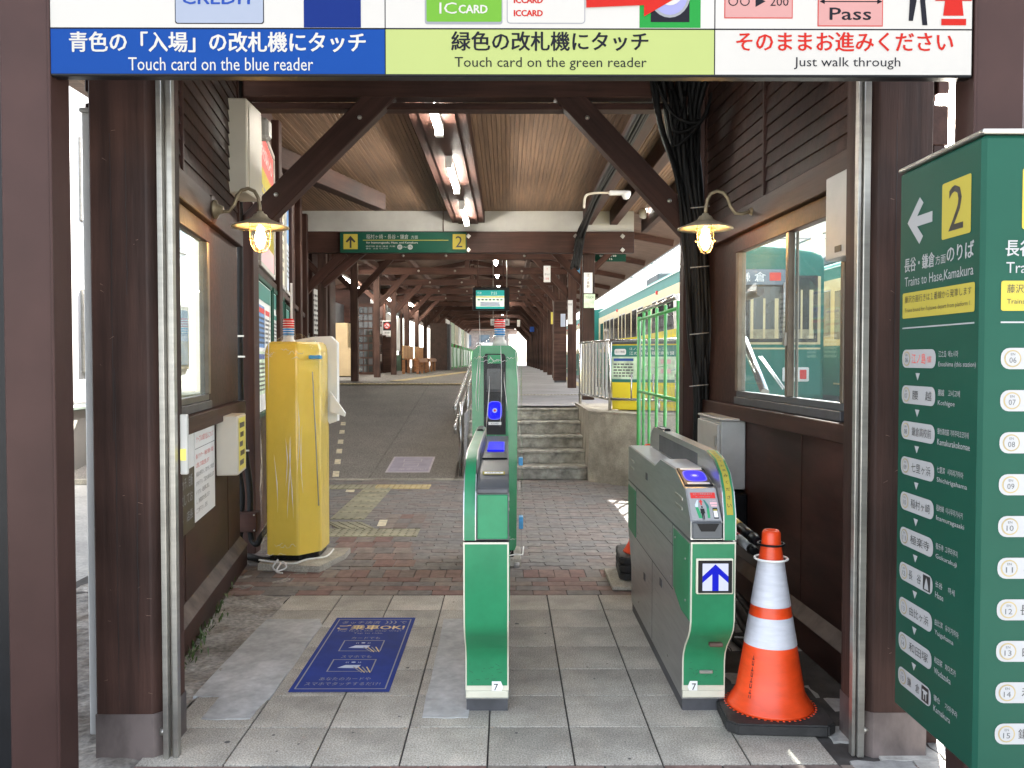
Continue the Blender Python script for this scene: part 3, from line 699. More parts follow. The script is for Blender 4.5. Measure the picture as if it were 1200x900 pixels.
P.rect(499, -66, 589, 33, L_GREY, 1, 3).rect(501, -60, 588, 30, L_LGREEN, 2, 2).text('IC', 526, 14.5, 13, L_WHITE, 20, 3).text('CARD', 555, 15.5, 9.5, L_WHITE, 33, 3, bold=.4)
P.rect(594, -66, 685, 32, L_GREY, 1, 4).rect(595, -65, 684, 31, L_WHITE, 2, 3).text('ICCARD', 619, 5, 7, L_RED, 33, 3, bold=.4).text('ICCARD', 619, 20, 7, L_RED, 33, 3, bold=.4)
P.rect(748, -66, 819, 36.5, L_GREEN, 1).rect(761, -66, 806, 30, L_DARK, 2).circ(783, -2, 24, L_GREY, 3, 24, ry=27).circ(783, -2, 21, L_LAV, 4, 24, ry=24).circ(783, -4, 15, L_WHITE, 5, 24)
P.poly([(686, -8), (752, -8), (752, -22), (788, 4), (753, 24), (753, 11), (686, 14)], L_RED, 6)
P.rect(846.5, -50, 926, 25.5, L_RED, 1).rect(847.5, -50, 925, 24.5, L_PINK, 2).text('○○ ▶ 200', 886, 6, 13, L_DARK, 70, 3)
P.rect(955, -50, 1031, 34.5, L_RED, 1).rect(956, -50, 1030, 33.5, L_PINK, 2).text('えのんくん', 992, -3, 12, L_DARK, 56, 3).text('Pass', 993, 20, 14, L_DARK, 48, 3, bold=.3)
P.line(959, 6, 1028, 6, 1.2, L_DARK, 3).poly([(957, 6), (963, 3), (963, 9)], L_DARK, 3).poly([(1030, 6), (1024, 3), (1024, 9)], L_DARK, 3)
P.poly([(1059, -20), (1069, -20), (1070, 5), (1066, 28), (1061, 28), (1062, 5)], L_DARK, 2).poly([(1072, -20), (1083, -20), (1080, 5), (1083, 33), (1077, 33), (1074, 5)], L_DARK, 2)
P.poly([(1091, 5), (1113, -14), (1135, 5), (1123, 5), (1125, 22), (1101, 22), (1103, 5)], L_RED, 2).rect(1099, 25.5, 1128, 33, L_RED, 2)
P.done()
# --- tall green route sign wrapped round the right column
t = thing('route_sign', (1.45, 2.4, .3), 'tall dark green route sign with station names and a yellow 2', 'sign')
b = MB(); b.box(1.2, 1.75, 2.162, 2.62, .31, 1.948, .010); b.build('sign_box', SIGNG, t)
b = MB(); b.box(1.197, 1.755, 2.158, 2.625, 1.95, 1.962, .003); b.build('sign_cap', ALU, t)
ST = [('06', '江ノ島', '江之岛  에노시마', 'Enoshima (this station)'), ('07', '腰　越', '腰越    고시고에', 'Koshigoe'), ('08', '鎌倉高校前', '镰仓高校前 가마쿠라코코마에', 'Kamakurakokomae'),
      ('09', '七里ヶ浜', '七里滨   시치리가하마', 'Shichirigahama'), ('10', '稲村ヶ崎', '稻村崎  이나무라가사키', 'Inamuragasaki'), ('11', '極楽寺', '极乐寺  고쿠라쿠지', 'Gokurakuji'),
      ('12', '長　谷', '长谷     하세', 'Hase'), ('13', '由比ヶ浜', '由比滨   유이가하마', 'Yuigahama'), ('14', '和田塚', '和田冢   와다즈카', 'Wadazuka'), ('15', '鎌　倉', '镰仓     가마쿠라', 'Kamakura')]
GOLDL = mat('pale_gold_print', (.26, .20, .09), .5)
def route_face(F, front):
    P = Print(F, t, step=.0005, base=.0006)
    if not front:
        P.poly([(.055, .16), (.13, .095), (.152, .115), (.115, .148), (.205, .148), (.205, .178), (.115, .178), (.152, .211), (.13, .231)], WHITE, 1)
        yx = (.258, .406)
    else: yx = (.08, .23)
    P.rect(yx[0], .085, yx[1], .238, YEL, 1, .006).text('2', sum(yx)/2, .16, .12, BLACK, .075, 2)
    P.text('長谷・鎌倉', .13, .285, .042, WHITE, .18, 1, bold=.0008).text('方面', .253, .29, .026, WHITE, .055, 1).text('のりば', .355, .281, .044, WHITE, .135, 1, bold=.0008)
    P.text('Trains to Hase,Kamakura', .232, .337, .032, WHITE, .38, 1)
    P.rect(.03, .368, .43, .444, YEL, 1, .006).text('藤沢方面行きは１番線から発車します', .23, .388, .022, BLACK, .37, 2).text('Trains bound for Fujisawa depart from platform 1.', .23, .422, .016, BLACK, .37, 2)
    P.rect(.03, .471, .43, .475, WHITE, 1)
    for i, (no, jp, kr, en) in enumerate(ST):
        v = .565+.1072*i
        P.rect(.032, v-.027, .235, v+.027, WHITE, 1, .022).circ(.062, v, .022, GOLDL, 2, 20).circ(.062, v, .0185, WHITE, 3, 20).text(no, .062, v+.004, .014, GREYP, .018, 4).text('EN', .062, v-.011, .006, GREYP, .011, 4)
        c = RED if i == 0 else BLACK
        if i == 0: P.text(jp, .135, v, .030, c, .085, 2).text('当駅', .198, v+.002, .018, c, .026, 2)
        elif i in (6, 9): P.text(jp, .13, v, .027, c, .075, 2).rect(.18, v-.022, .222, v+.022, BLACK, 2).poly([(.188, v+.018), (.195, v-.006), (.201, v-.016), (.207, v-.006), (.214, v+.018)] if i == 6 else [(.186, v-.012), (.216, v-.012), (.216, v-.006), (.21, v-.006), (.21, v+.016), (.205, v+.016), (.205, v), (.197, v), (.197, v+.016), (.192, v+.016), (.192, v-.006), (.186, v-.006)], WHITE, 3)
        else: P.text(jp, .157, v, .027, c, .115, 2)
        P.text(kr, .25, v-.013, .018, WHITE, min(.19, .0115*len(kr)), 1, 'l').text(en, .25, v+.017, .017, WHITE, min(.19, .0112*len(en)), 1, 'l')
        if i < 9: P.poly([(.117, v+.042), (.145, v+.042), (.131, v+.064)], WHITE, 1)
    P.done()
route_face(lambda u, v, n: Vector((1.2-n, 2.62-u, 1.948-v)), False)
route_face(lambda u, v, n: Vector((1.22+u, 2.162-n, 1.948-v)), True)

# ------------------------------------------------------------------ SIDE WALLS
LFu = Vector((-.1435, .9897, 0)); LFn = Vector((.9897, .1435, 0)); LFo = Vector((-1.406, 3.0, 0))
LF = lambda u, v, n: LFo+LFu*u+LFn*n+Vector((0, 0, v))
RFu = Vector((-.04, .9992, 0)); RFn = Vector((-.9992, -.04, 0)); RFo = Vector((1.484, 3.0, 0))
RF = lambda u, v, n: RFo+RFu*u+RFn*n+Vector((0, 0, v))
def fb(nm, F, u0, u1, v0, v1, n0, n1, m, par, bev=.003, **k):
    b = MB(); b.fbox(F, u0, u1, v0, v1, n0, n1, bev); return b.build(nm, m, par, **k)
def fbeam(nm, F, u0, u1, v, h, n0, n1, m, par):
    return beam(nm, F(u0, v, (n0+n1)/2), F(u1, v, (n0+n1)/2), abs(n1-n0), h, m, par, .004)
def side_wall(F, lab, wu0, wu1, mul, end, slatx, lin=2.2):
    t = thing('side_wall', F(0, 0, 0), lab, 'wall')
    fb('lower_panel', F, 0.02, end, .0, 1.03, -.06, 0, WALLP, t)
    for u in (1.15, 2.3):
        if u < end: fb('panel_seam', F, u, u+.012, .2, 1.03, 0, .003, WALLP, t, .001)
    fbeam('sill_beam', F, 0.0, end, 1.065, .085, -.06, .045, WOOD, t)
    fb('upper_panel', F, 0.0, end, 2.31, 3.55, -.06, -.02, WALLP, t)
    fbeam('lintel', F, 0.0, end, lin, .14, -.06, .035, WOOD, t)
    fb('jamb_panel', F, wu1, end, 1.108, 2.13, -.05, -.005, WOOD, t)
    if wu0 > .05: fb('jamb_panel', F, 0, wu0, 1.108, 2.13, -.05, -.005, WOOD, t)
    # skirting with a dusty sloping ledge
    b = MB(); b.prism([(0, 0), (.045, 0), (.045, .13), (0, .185)], None, 0.02, end, F=lambda p, q, a: F(a, q, p)); b.build('skirting', WALLP, t)
    b = MB(); b.prism([(0.001, .1885), (.046, .1335), (.049, .137), (.001, .1935)], None, 0.02, end, F=lambda p, q, a: F(a, q, p)); b.build('dusty_ledge', LEDGE, t)
    # siding boards, one by one, between battens
    for (ua, ub) in slatx:
        z = 2.275
        while z < 3.2:
            b = MB(); b.prism([(-.02, z), (.012, z), (.002, z+.075), (-.02, z+.075)], None, ua, ub, F=lambda p, q, a: F(a, q, p))
            o = b.build('siding_board', WOODW, t); z += .0745
        fb('batten', F, ub, ub+.03, 2.27, 3.4, -.02, .022, WOOD, t)
    # window
    w_ = fb('window', F, wu0, wu1, 1.11, 1.155, -.05, .01, DKGREY, t)
    for a in ((wu0, wu1, 1.155, 1.19, -.04, -.005), (wu0, wu1, 2.03, 2.125, -.05, .005), (wu0, wu0+.035, 1.19, 2.03, -.045, 0), (wu1-.05, wu1, 1.19, 2.03, -.045, .004)): fb('frame', F, *a, STEELD if a[2] < 1.19 and a[3] < 1.2 else WOOD if a[3] > 2.1 else WINF, w_)
    fb('frame', F, mul-.018, mul+.02, 1.19, 2.03, -.035, .002, WINF, w_); fb('frame', F, mul-.045, mul-.019, 1.19, 2.03, -.045, -.036, WINF, w_)
    fb('pane', F, wu0+.035, mul, 1.19, 2.03, -.030, -.026, GLASS, w_, 0); fb('pane', F, mul, wu1-.05, 1.19, 2.03, -.022, -.018, GLASS, w_, 0)
    b = MB(); b.fbox(F, mul-.012, mul+.012, 1.45, 1.52, .002, .014, .003); b.build('latch', ALU, w_)
    return t
lw = side_wall(LF, 'dark brown boarded wall with a window, left side of the entrance', .1, 1.80, .90, 2.75, ((.02, 1.1), (1.13, 2.7)))
rw = side_wall(RF, 'dark brown boarded wall with a window, right side of the entrance', .70, 2.22, 1.37, 2.9, ((.02, 1.68), (1.71, 2.85)))
# posters on the left wall
t = thing('notice_poster', LF(1.6, .55, .002), 'white notice of small red and grey lines on the left wall', 'poster')
F = lambda u, v, n: LF(1.37+u, 1.03-v, .003+n)
b = MB(); b.fbox(F, 0, .52, 0, .485, -.003, 0); b.build('sheet', WHITES, t)
P = Print(F, t, step=.0004, base=.0004)
P.text('ケーブルの取り出しについて', .26, .062, .035, RED, .44, 1).rect(.01, .108, .51, .111, GREYP, 1)
tx = ['強いワイヤー・無断で開封・確認', 'に関しては禁止致します', '係員の許可なく、取り外して持出を', 'おやめ下さい。ご協力をお願い致します', 'トラブル・破損等に関し', 'し、賠償請求を致します', 'ご了承下さい。店長']
for i, s_ in enumerate(tx): P.text(s_, .03, .15+i*.047, .026, RED if i < 2 else GREYP, min(.46, .03*len(s_)), 1, 'l')
P.done()
t = thing('brown_poster', LF(1.1, .5, .002), 'brown and white poster with bold white writing, partly behind the edge strip', 'poster')
F = lambda u, v, n: LF(.86+u, 1.03-v, .003+n)
b = MB(); b.fbox(F, 0, .495, 0, .50, -.003, 0); b.build('sheet', WHITES, t)
P = Print(F, t, step=.0004, base=.0004)
P.rect(0, .19, .495, .50, BROWNP, 1).text('売店', .12, .12, .07, RED, .2, 2, bold=.002).text('手荷物ワッチ、自販', .25, .25, .06, WHITE, .4, 2, bold=.001).text('禁止致してお', .25, .33, .055, WHITE, .4, 2, bold=.001).text('ません　店長', .25, .42, .05, WHITE, .4, 2, bold=.001)
P.done()
t = thing('wall_post_box', LF(2.0, .7, .06), 'beige box with a yellow labelled side on the left wall', 'box')
b = MB(); b.fbox(LF, 1.93, 2.22, .71, 1.055, .002, .125, .006); b.build('case', BEIGE, t)
P = Print(lambda u, v, n: LF(1.95+u, 1.04-v, .126+n), t, base=.001)
P.rect(0, 0, .24, .31, PYEL, 0)
for i in range(5): P.rect(.03+.02*(i % 2), .03+.055*i, .2-.03*(i % 3), .06+.055*i, BROWNP if i % 2 else GREYP, 1)
P.done()
t = thing('small_plate', (-1.16, 2.96, 1), 'slim grey and yellow lock plate hanging beside the left edge strip', 'plate')
b = MB(); b.box(-1.140, -1.115, 2.965, 2.985, .98, 1.19, .003); b.build('plate', GREYM, t)
b = MB(); b.box(-1.137, -1.118, 2.961, 2.966, 1.03, 1.07); b.build('yellow_label', PYEL, t)
# right wall cabinets
t = thing('wall_cabinet', (1.33, 5.2, .62), 'grey steel cabinet on the right wall below the window', 'cabinet')
b = MB(); b.box(1.255, 1.40, 5.0, 5.56, .615, 1.02, .006); b.build('case', GREYM, t)
b = MB(); b.box(1.245, 1.41, 4.985, 5.575, 1.02, 1.033, .004); b.build('lid', GREYM, t)
b = MB(); b.box(1.236, 1.255, 5.02, 5.54, .635, 1.0, .004); dd = b.build('door', GREYM, t)
b = MB(); b.box(1.225, 1.237, 5.03, 5.06, .86, .93, .003); b.build('latch', ALU, dd)
t = thing('switch_box', RF(.67, 1.7, .06), 'tall grey box fixed beside the right window', 'box')
b = MB(); b.fbox(RF, .45, .66, 1.80, 2.15, .0, .10, .004); b.build('case', GREYM, t); b = MB(); b.fbox(RF, .50, .56, 1.825, 1.85, .1, .103); b.build('label_plate', BLACK, t)
t = thing('tall_cabinet', LF(2.4, 2.4, .1), 'tall beige control box high on the left wall above the lamp', 'box')
b = MB(); b.box(-1.80, -1.635, 5.40, 5.72, 2.43, 3.02, .008); b.build('case', BEIGE, t); b = MB(); b.box(-1.634, -1.628, 5.43, 5.70, 2.46, 2.99, .003); b.build('door', BEIGE, t)
t = thing('speaker', (-1.62, 5.9, 2.9), 'small grey speaker at the corner of the left brace', 'speaker')
b = MB(); b.box(-1.70, -1.60, 5.75, 5.86, 2.86, 3.0, .02); b.build('case', GREYM, t); b = MB(); b.tube([(-1.68, 5.85, 2.86), (-1.70, 5.85, 2.75), (-1.78, 5.9, 2.72)], .014, 8); b.build('bracket', GREYM, t)
# --- nautical wall lamps
def wall_lamp(base, d, lab):
    t = thing('wall_lamp', base, lab, 'wall lamp', 'caged bronze lamps on the side walls')
    bx, by, bz = base
    b = MB(); b.lathe([(.075, 0), (.078, .01), (.078, .04), (.070, .048), (0, .048)], (bx, by, bz), 24, ax='x'); o = b.build('mount', WOOD, t)
    b = MB(); b.lathe([(.052, 0), (.052, .012), (.03, .022), (.018, .05), (0, .05)] if d > 0 else [(.052, 0), (.052, -.012), (.03, -.022), (.018, -.05), (0, -.05)], (bx+(.048 if d > 0 else 0), by, bz), 20, ax='x'); b.build('flange', BRASS, t)
    L_ = Vector((bx+d*.30, by, bz-.03))
    pts = [Vector((bx+d*x, by, bz+z)) for x, z in ((.05, 0), (.09, -.012), (.13, -.01), (.16, .03), (.175, .075), (.20, .105), (.235, .115), (.27, .10), (.29, .065), (.297, .02), (.30, -.02))]
    b = MB(); b.tube(pts, .010, 10); b.build('arm', BRASS, t)
    hx = bx+d*.30
    b = MB(); b.lathe([(.016, .0), (.02, -.01), (.035, -.018), (.045, -.035), (.06, -.045), (.10, -.062), (.153, -.083), (.155, -.090), (.100, -.070), (.05, -.06), (0, -.058)], (hx, by, bz-.01), 32); b.build('lamp_shade', SHADE, t)
    b = MB(); b.lathe([(.048, -.065), (.050, -.13), (.046, -.17), (.034, -.20), (.015, -.216), (0, -.219)], (hx, by, bz-.01), 20); b.build('glass', LAMPG, t)
    b = MB(); b.lathe([(0, -.10), (.016, -.105), (.029, -.135), (.030, -.155), (.02, -.178), (0, -.187)], (hx, by, bz-.01), 14); b.build('bulb', BULB, t)
    b = MB()
    for a in range(4):
        q = a*math.pi/2+.4; c, s_ = math.cos(q), math.sin(q)
        b.tube([(hx+c*r, by+s_*r, bz-.01+z) for r, z in ((.055, -.06), (.056, -.14), (.050, -.185), (.030, -.217), (.0, -.228))], .0028, 5)
    b.torus((hx, by, bz-.10), .058, .003); b.torus((hx, by, bz-.165), .058, .003); b.build('cage', BRASS, t)
    return t
wall_lamp((-1.66, 4.72, 2.205), 1, 'lit caged bronze lamp on the left wall, under the tall beige box')
wall_lamp((1.415, 4.83, 2.215), -1, 'lit caged bronze lamp on the right wall, above the window')

# ------------------------------------------------------------------ NEAR CANOPY
t = thing('entrance_canopy', (0, 8, 2.8), 'brown timber canopy with boarded ceiling over the concourse', 'canopy')
ZC = 3.67
cb = None
x = -3.5
for i in range(124):
    if cb is None:
        bb = MB(); bb.box(-3.8, 3.8, -.0205, .0205, -.008, .008, .002); cb = bpy.data.meshes.new('ceiling_board'); bb.bm.to_mesh(cb); bb.bm.free(); cb.materials.append(CEIL)
    M = Matrix(((0, 1, 0), (1, 0, 0), (0, 0, 1))).to_4x4(); M.translation = (x, 9.6, ZC+random.uniform(-.001, .001)); link('ceiling_board', cb, M, t); x += .0455
b = MB(); b.box(-3.7, 2.25, 2.5, 13.9, 3.69, 3.80); b.build('roof', DKROOF, t)
b = MB(); b.box(-2.6, 2.15, 2.5, 5.75, 3.50, 3.56); b.build('front_ceiling', DKROOF, t)
# frame over the concourse entrance
beam('tie_beam', (-1.95, 6.0, 3.245), (1.75, 6.0, 3.245), .14, .11, WOOD, t)
beam('tie_beam', (-1.95, 6.05, 3.145), (1.75, 6.05, 3.145), .12, .045, WOOD, t)
beam('tie_beam', (-1.95, 5.95, 3.42), (1.75, 5.95, 3.42), .16, .16, WOOD, t)
post('post', -1.845, 6.10, 0, 3.45, .11, .13, WOOD, t); post('post', 1.33, 6.05, 0, 3.45, .20, .14, WOOD, t)
beam('brace', (-1.80, 6.0, 2.30), (-.78, 6.0, 3.30), .12, .165, WOOD, t)
beam('brace', (1.32, 6.0, 2.25), (.33, 6.0, 3.30), .12, .165, WOOD, t)
for (x, z) in ((-1.60, 2.52), (-1.02, 3.05), (1.12, 2.48), (.55, 3.05)):
    b = MB(); b.lathe([(.016, 0), (.014, -.008), (0, -.010)], (x, 5.938, z), 10, ax='y'); b.build('bolt', ALU, t)
# ridge beams carrying the tubes, angled beam, longitudinal beams
for x in (-.80, -.40): beam('ridge_beam', (x, 6.2, 3.57), (x, 13.1, 3.57), .10, .20, WOOD, t)
b = MB(); b.box(-.75, -.45, 6.2, 13.1, 3.452, 3.50); b.build('light_channel', WOOD, t)
beam('angled_beam', (-2.95, 7.2, 3.5), (-1.72, 11.6, 3.5), .16, .22, WOODW, t)
beam('long_beam', (1.22, 6.1, 3.55), (1.22, 13.1, 3.55), .14, .22, WOOD, t)
beam('long_beam', (1.62, 6.1, 3.55), (1.62, 13.1, 3.55), .12, .22, WOOD, t)
beam('eave_beam', (2.2, 2.5, 3.55), (2.2, 13.8, 3.55), .1, .25, WOOD, t)
# main cross frame with the white fascia
b = MB(); b.box(-3.16, -1.0, 13.16, 13.19, 3.34, 3.66); b.box(-.98, 1.94, 13.16, 13.19, 3.34, 3.66); b.build('white_fascia', FASCIA, t)
beam('main_beam', (-3.33, 13.2, 3.18), (1.94, 13.2, 3.18), .16, .325, WOOD, t)
post('post', -3.30, 13.3, .38, 3.6, .13, .13, WOOD, t); post('post', 1.26, 13.36, .757, 3.02, .18, .15, WOODW, t)
beam('brace', (-3.28, 13.26, 2.30), (-2.52, 13.26, 3.04), .1, .13, WOOD, t)
beam('brace', (-2.9, 13.4, 2.55), (-2.1, 13.4, 3.2), .1, .12, WOOD, t)
for x in (-.60, 1.04, 1.76):
    for z in (3.06, 3.27):
        b = MB(); b.box(x-.028, x+.028, 13.105, 13.119, z-.028, z+.028, .003); b.bm.transform(Matrix.Translation((x, 0, z)) @ Matrix.Rotation(R(40), 4, 'Y') @ Matrix.Translation((-x, 0, -z))); b.build('bolt_plate', ALU, t)
# tubes
for (y0, y1) in ((6.55, 7.55), (8.75, 10.15), (11.2, 12.6)):
    tt = thing('ceiling_tube_light', (-.6, (y0+y1)/2, 3.35), 'white tube light under the canopy, %s' % {6.55: 'nearest to the overhead sign', 8.75: 'middle one of the three', 11.2: 'closest to the green platform sign'}[y0], 'tube light', 'tube lights in a row under the near ceiling')
    b = MB(); b.tube([(-.6, y0+.04, 3.37), (-.6, y1-.04, 3.37)], .030, 10); b.build('tube', TUBEL, tt)
    b = MB(); b.box(-.63, -.57, y0, y1, 3.405, 3.45, .004); b.box(-.635, -.565, y0-.03, y0+.04, 3.335, 3.45, .004); b.box(-.635, -.565, y1-.04, y1+.03, 3.335, 3.45, .004); b.build('housing', WHITEP, tt)
# guidance sign on main beam
t = thing('platform_direction_sign', (-1.5, 13.05, 3.05), 'green hanging sign with up arrow and yellow 2 on the main beam', 'sign')
k_ = 13.08/1000
b = MB(); b.box(X_(400, 13.08), X_(547, 13.08), 13.06, 13.11, Z_(297, 13.08), Z_(273, 13.08), .004); b.build('panel', SIGNG, t)
P = Print(lambda u, v, n: Vector((X_(u, 13.08), 13.058-n, Z_(v, 13.08))), t, step=.002, base=.002)
P.rect(404, 275.5, 420.5, 293, YEL, 0).poly([(412.2, 277.5), (418, 284), (416.5, 285.5), (413.3, 282.5), (413.3, 291.5), (411.2, 291.5), (411.2, 282.5), (408, 285.5), (406.5, 284)], BLACK, 1)
P.rect(531, 275.5, 546, 293, YEL, 0).text('2', 538.3, 284.3, 13, BLACK, 8, 1)
P.text('稲村ヶ崎・長谷・鎌倉', 455, 278.5, 5.6, WHITE, 49, 0).text('方面', 486.5, 279, 4, WHITE, 8, 0).rect(426.5, 282.2, 526, 282.9, YEL, 0)
P.text('for Inamuragasaki, Hase, and Kamakura', 460.5, 285.6, 2.8, WHITE, 60, 0, bold=.1).text('稲村崎 長谷 鎌倉 方面', 447, 289.6, 1.9, WHITE, 34, 0).text('镰仓 · 长谷 가마쿠라', 443, 292.2, 1.9, WHITE, 26, 0)
P.circ(469.5, 290.5, 3, WHITE, 0).circ(481.5, 290.5, 3, WHITE, 0).text('07', 469.5, 290.5, 2.6, SIGNG, 3.4, 1).text('15', 481.5, 290.5, 2.6, SIGNG, 3.4, 1).text('~', 475.5, 290.5, 1.2, WHITE, 4, 0)
P.done()
# ------------------------------------------------------------------ cables
def bundle(paths, lab, name='cable_bundle', cat='cables', r=.02, grp=None):
    tt = thing(name, paths[0][0], lab, cat, grp)
    for i, p in enumerate(paths):
        b = MB(); b.tube(p, r*(.7+.6*((i*37) % 10)/10), 7); b.build('cable', CABLE, tt)
    return tt
def smooth(pts, n=5):
    P = [Vector(p) for p in pts]; o = []
    for i in range(len(P)-1):
        a, b_, c, d = P[max(i-1, 0)], P[i], P[i+1], P[min(i+2, len(P)-1)]
        for k in range(n):
            t_ = k/n; o.append(.5*((2*b_)+(-a+c)*t_+(2*a-5*b_+4*c-d)*t_**2+(-a+3*b_-3*c+d)*t_**3))
    return o+[P[-1]]
paths = []
rr = random.Random(3)
for i in range(15):
    f = i/14; j = lambda s: rr.uniform(-s, s)
    paths.append(smooth([(.98+.36*f+j(.03), 5.85+j(.05), 3.35), (1.04+.28*f+j(.03), 5.85+j(.05), 3.0), (1.14+.17*f+j(.02), 5.85+j(.05), 2.6), (1.22+.13*f+j(.012), 5.83+j(.05), 2.15), (1.25+.12*f+j(.012), 5.83+j(.05), 1.6), (1.28+.09*f+j(.012), 5.83+j(.05), 1.1), (1.28+.09*f+j(.01), 5.85, .3), (1.28+.09*f, 5.9, -.03)], 4))
t = bundle(paths, 'thick bundle of black cables hanging down the right post', r=.019)
for z in (2.4, 2.0, 1.55, 1.2):
    b = MB(); b.tube([(1.23, 5.765, z), (1.36, 5.765, z+.012)], .0035, 5); b.build('cable_tie', GREYM, t)
for i in range(3):
    b = MB(); b.tube(smooth([(1.0+.1*i, 5.8, 3.25-.05*i), (1.12, 5.78, 3.02-.1*i), (1.3, 5.76, 2.98), (1.38, 5.78, 3.2)]), .012, 6); b.build('cable', CABLE, t)
paths = []
for i in range(8):
    j = lambda s: rr.uniform(-s, s)
    xx = 1.08+.022*(i % 4); zz = 3.44-.03*(i//4)
    paths.append(smooth([(xx+j(.01), 6.1, zz), (xx+j(.02), 8, zz-.02+j(.02)), (xx+j(.02), 10, zz-.01+j(.02)), (xx+j(.02), 12, zz-.06), (xx-.02+j(.02), 12.8, zz-.15), (xx-.02+j(.02), 13.0, 3.2+j(.03)), (xx-.06+j(.02), 12.98, 2.95), (xx-.1+j(.03), 13.0, 2.78+j(.04)), (xx-.03, 13.3, 2.95)]))
bundle(paths, 'black cables running under the ceiling and looping down the main beam', r=.02)
t = thing('security_camera', (1.2, 8, 3.2), 'white dome camera on a bent pipe under the right ceiling', 'camera')
D = 9.0
b = MB(); b.tube(smooth([(X_(684, D), D, Z_(245, D)), (X_(686, D), D, Z_(231, D)), (X_(696, D), D, Z_(227.5, D)), (X_(712, D), D, Z_(227, D)), (X_(722, D), D, Z_(225, D))]), .012, 8); b.build('pipe', BEIGE, t)
b = MB(); b.box(X_(713, D), X_(733, D), D-.04, D+.04, Z_(229.5, D), Z_(225, D), .01); b.build('arm', WHITEP, t)
b = MB(); b.lathe([(0, -.055), (.03, -.045), (.045, -.015), (.05, 0), (.05, .03), (0, .035)], (X_(733, D), D, Z_(229, D)), 16); b.build('dome', WHITEP, t)
t = thing('spot_lamp', (1.9, 12, 3.2), 'round floodlight at the right end of the white fascia', 'floodlight')
D = 13.05; b = MB(); b.lathe([(.02, 0), (.08, .02), (.10, .08), (.085, .11), (0, .12)], (X_(748, D), D, Z_(250, D)), 16, ax='x'); b.build('reflector', GREYM, t)
b = MB(); b.lathe([(0, .0), (.085, .002), (.085, .02), (0, .03)], (X_(756, D)-.01, D, Z_(246, D)), 16, ax='x'); b.build('lens', emis('floodlight_lens', (1, .97, .9), 6), t)
# conduits and junction box on the left post
t = thing('junction_box', (-1.74, 5.88, 1.05), 'dark junction box with two black conduits on the left post', 'junction box')
D = 5.9
b = MB(); b.box(X_(274, D), X_(302, D), 5.86, 5.95, Z_(623.5, D), Z_(600, D), .006); b.build('case', WOOD, t)
for x in (277, 299):
    for y in (603, 621):
        b = MB(); b.lathe([(.006, 0), (.006, -.004), (0, -.005)], (X_(x, D), 5.858, Z_(y, D)), 8, ax='y'); b.build('screw', ALU, t)
for x0, x1 in ((268, 281), (281, 291)):
    b = MB(); b.tube(smooth([(X_(x0+2, D), 5.92, 3.3), (X_(x0+1, D), 5.92, Z_(300, D)), (X_(x0, D), 5.92, Z_(420, D)), (X_(x0+2, D), 5.92, Z_(500, D)), (X_(x1, D), 5.92, Z_(570, D)), (X_(x1, D), 5.92, Z_(602, D))]), .021, 10); b.build('conduit', CABLE, t)
for (px, py) in ((283, 394), (284, 418), (288, 528)):
    b = MB(); b.box(X_(px-5, D), X_(px+4, D), 5.89, 5.898, Z_(py+1, D), Z_(py-1, D)); b.build('clip', ALU, t)
b = MB(); b.tube(smooth([(X_(280, D), 5.9, Z_(623, D)), (X_(278, D), 5.9, Z_(645, D)), (X_(279, D), 5.9, Z_(662, D)), (X_(290, 5.85), 5.8, .035), (X_(312, 5.8), 5.72, .03), (X_(328, 5.8), 5.7, .05)]), .024, 10); b.build('conduit', CABLE, t)
b = MB(); b.tube(smooth([(X_(292, D), 5.9, Z_(623, D)), (X_(294, D), 5.9, Z_(634, D)), (X_(301, D), 5.88, Z_(638, D)), (X_(304, D), 5.92, Z_(630, D)), (X_(306, D), 6.1, Z_(622, D))]), .02, 10); b.build('conduit', CABLE, t)
for k in range(4):
    b = MB(); b.tube(smooth([(X_(306+k*2, D), 6.15, Z_(630, D)), (X_(303+3*k, D), 6.1, Z_(600-8*k, D)), (X_(311+k, D), 6.12, Z_(570+5*k, D)), (X_(316, D), 6.2, Z_(585, D))]), .008, 6); b.build('cable', CABLE, t)
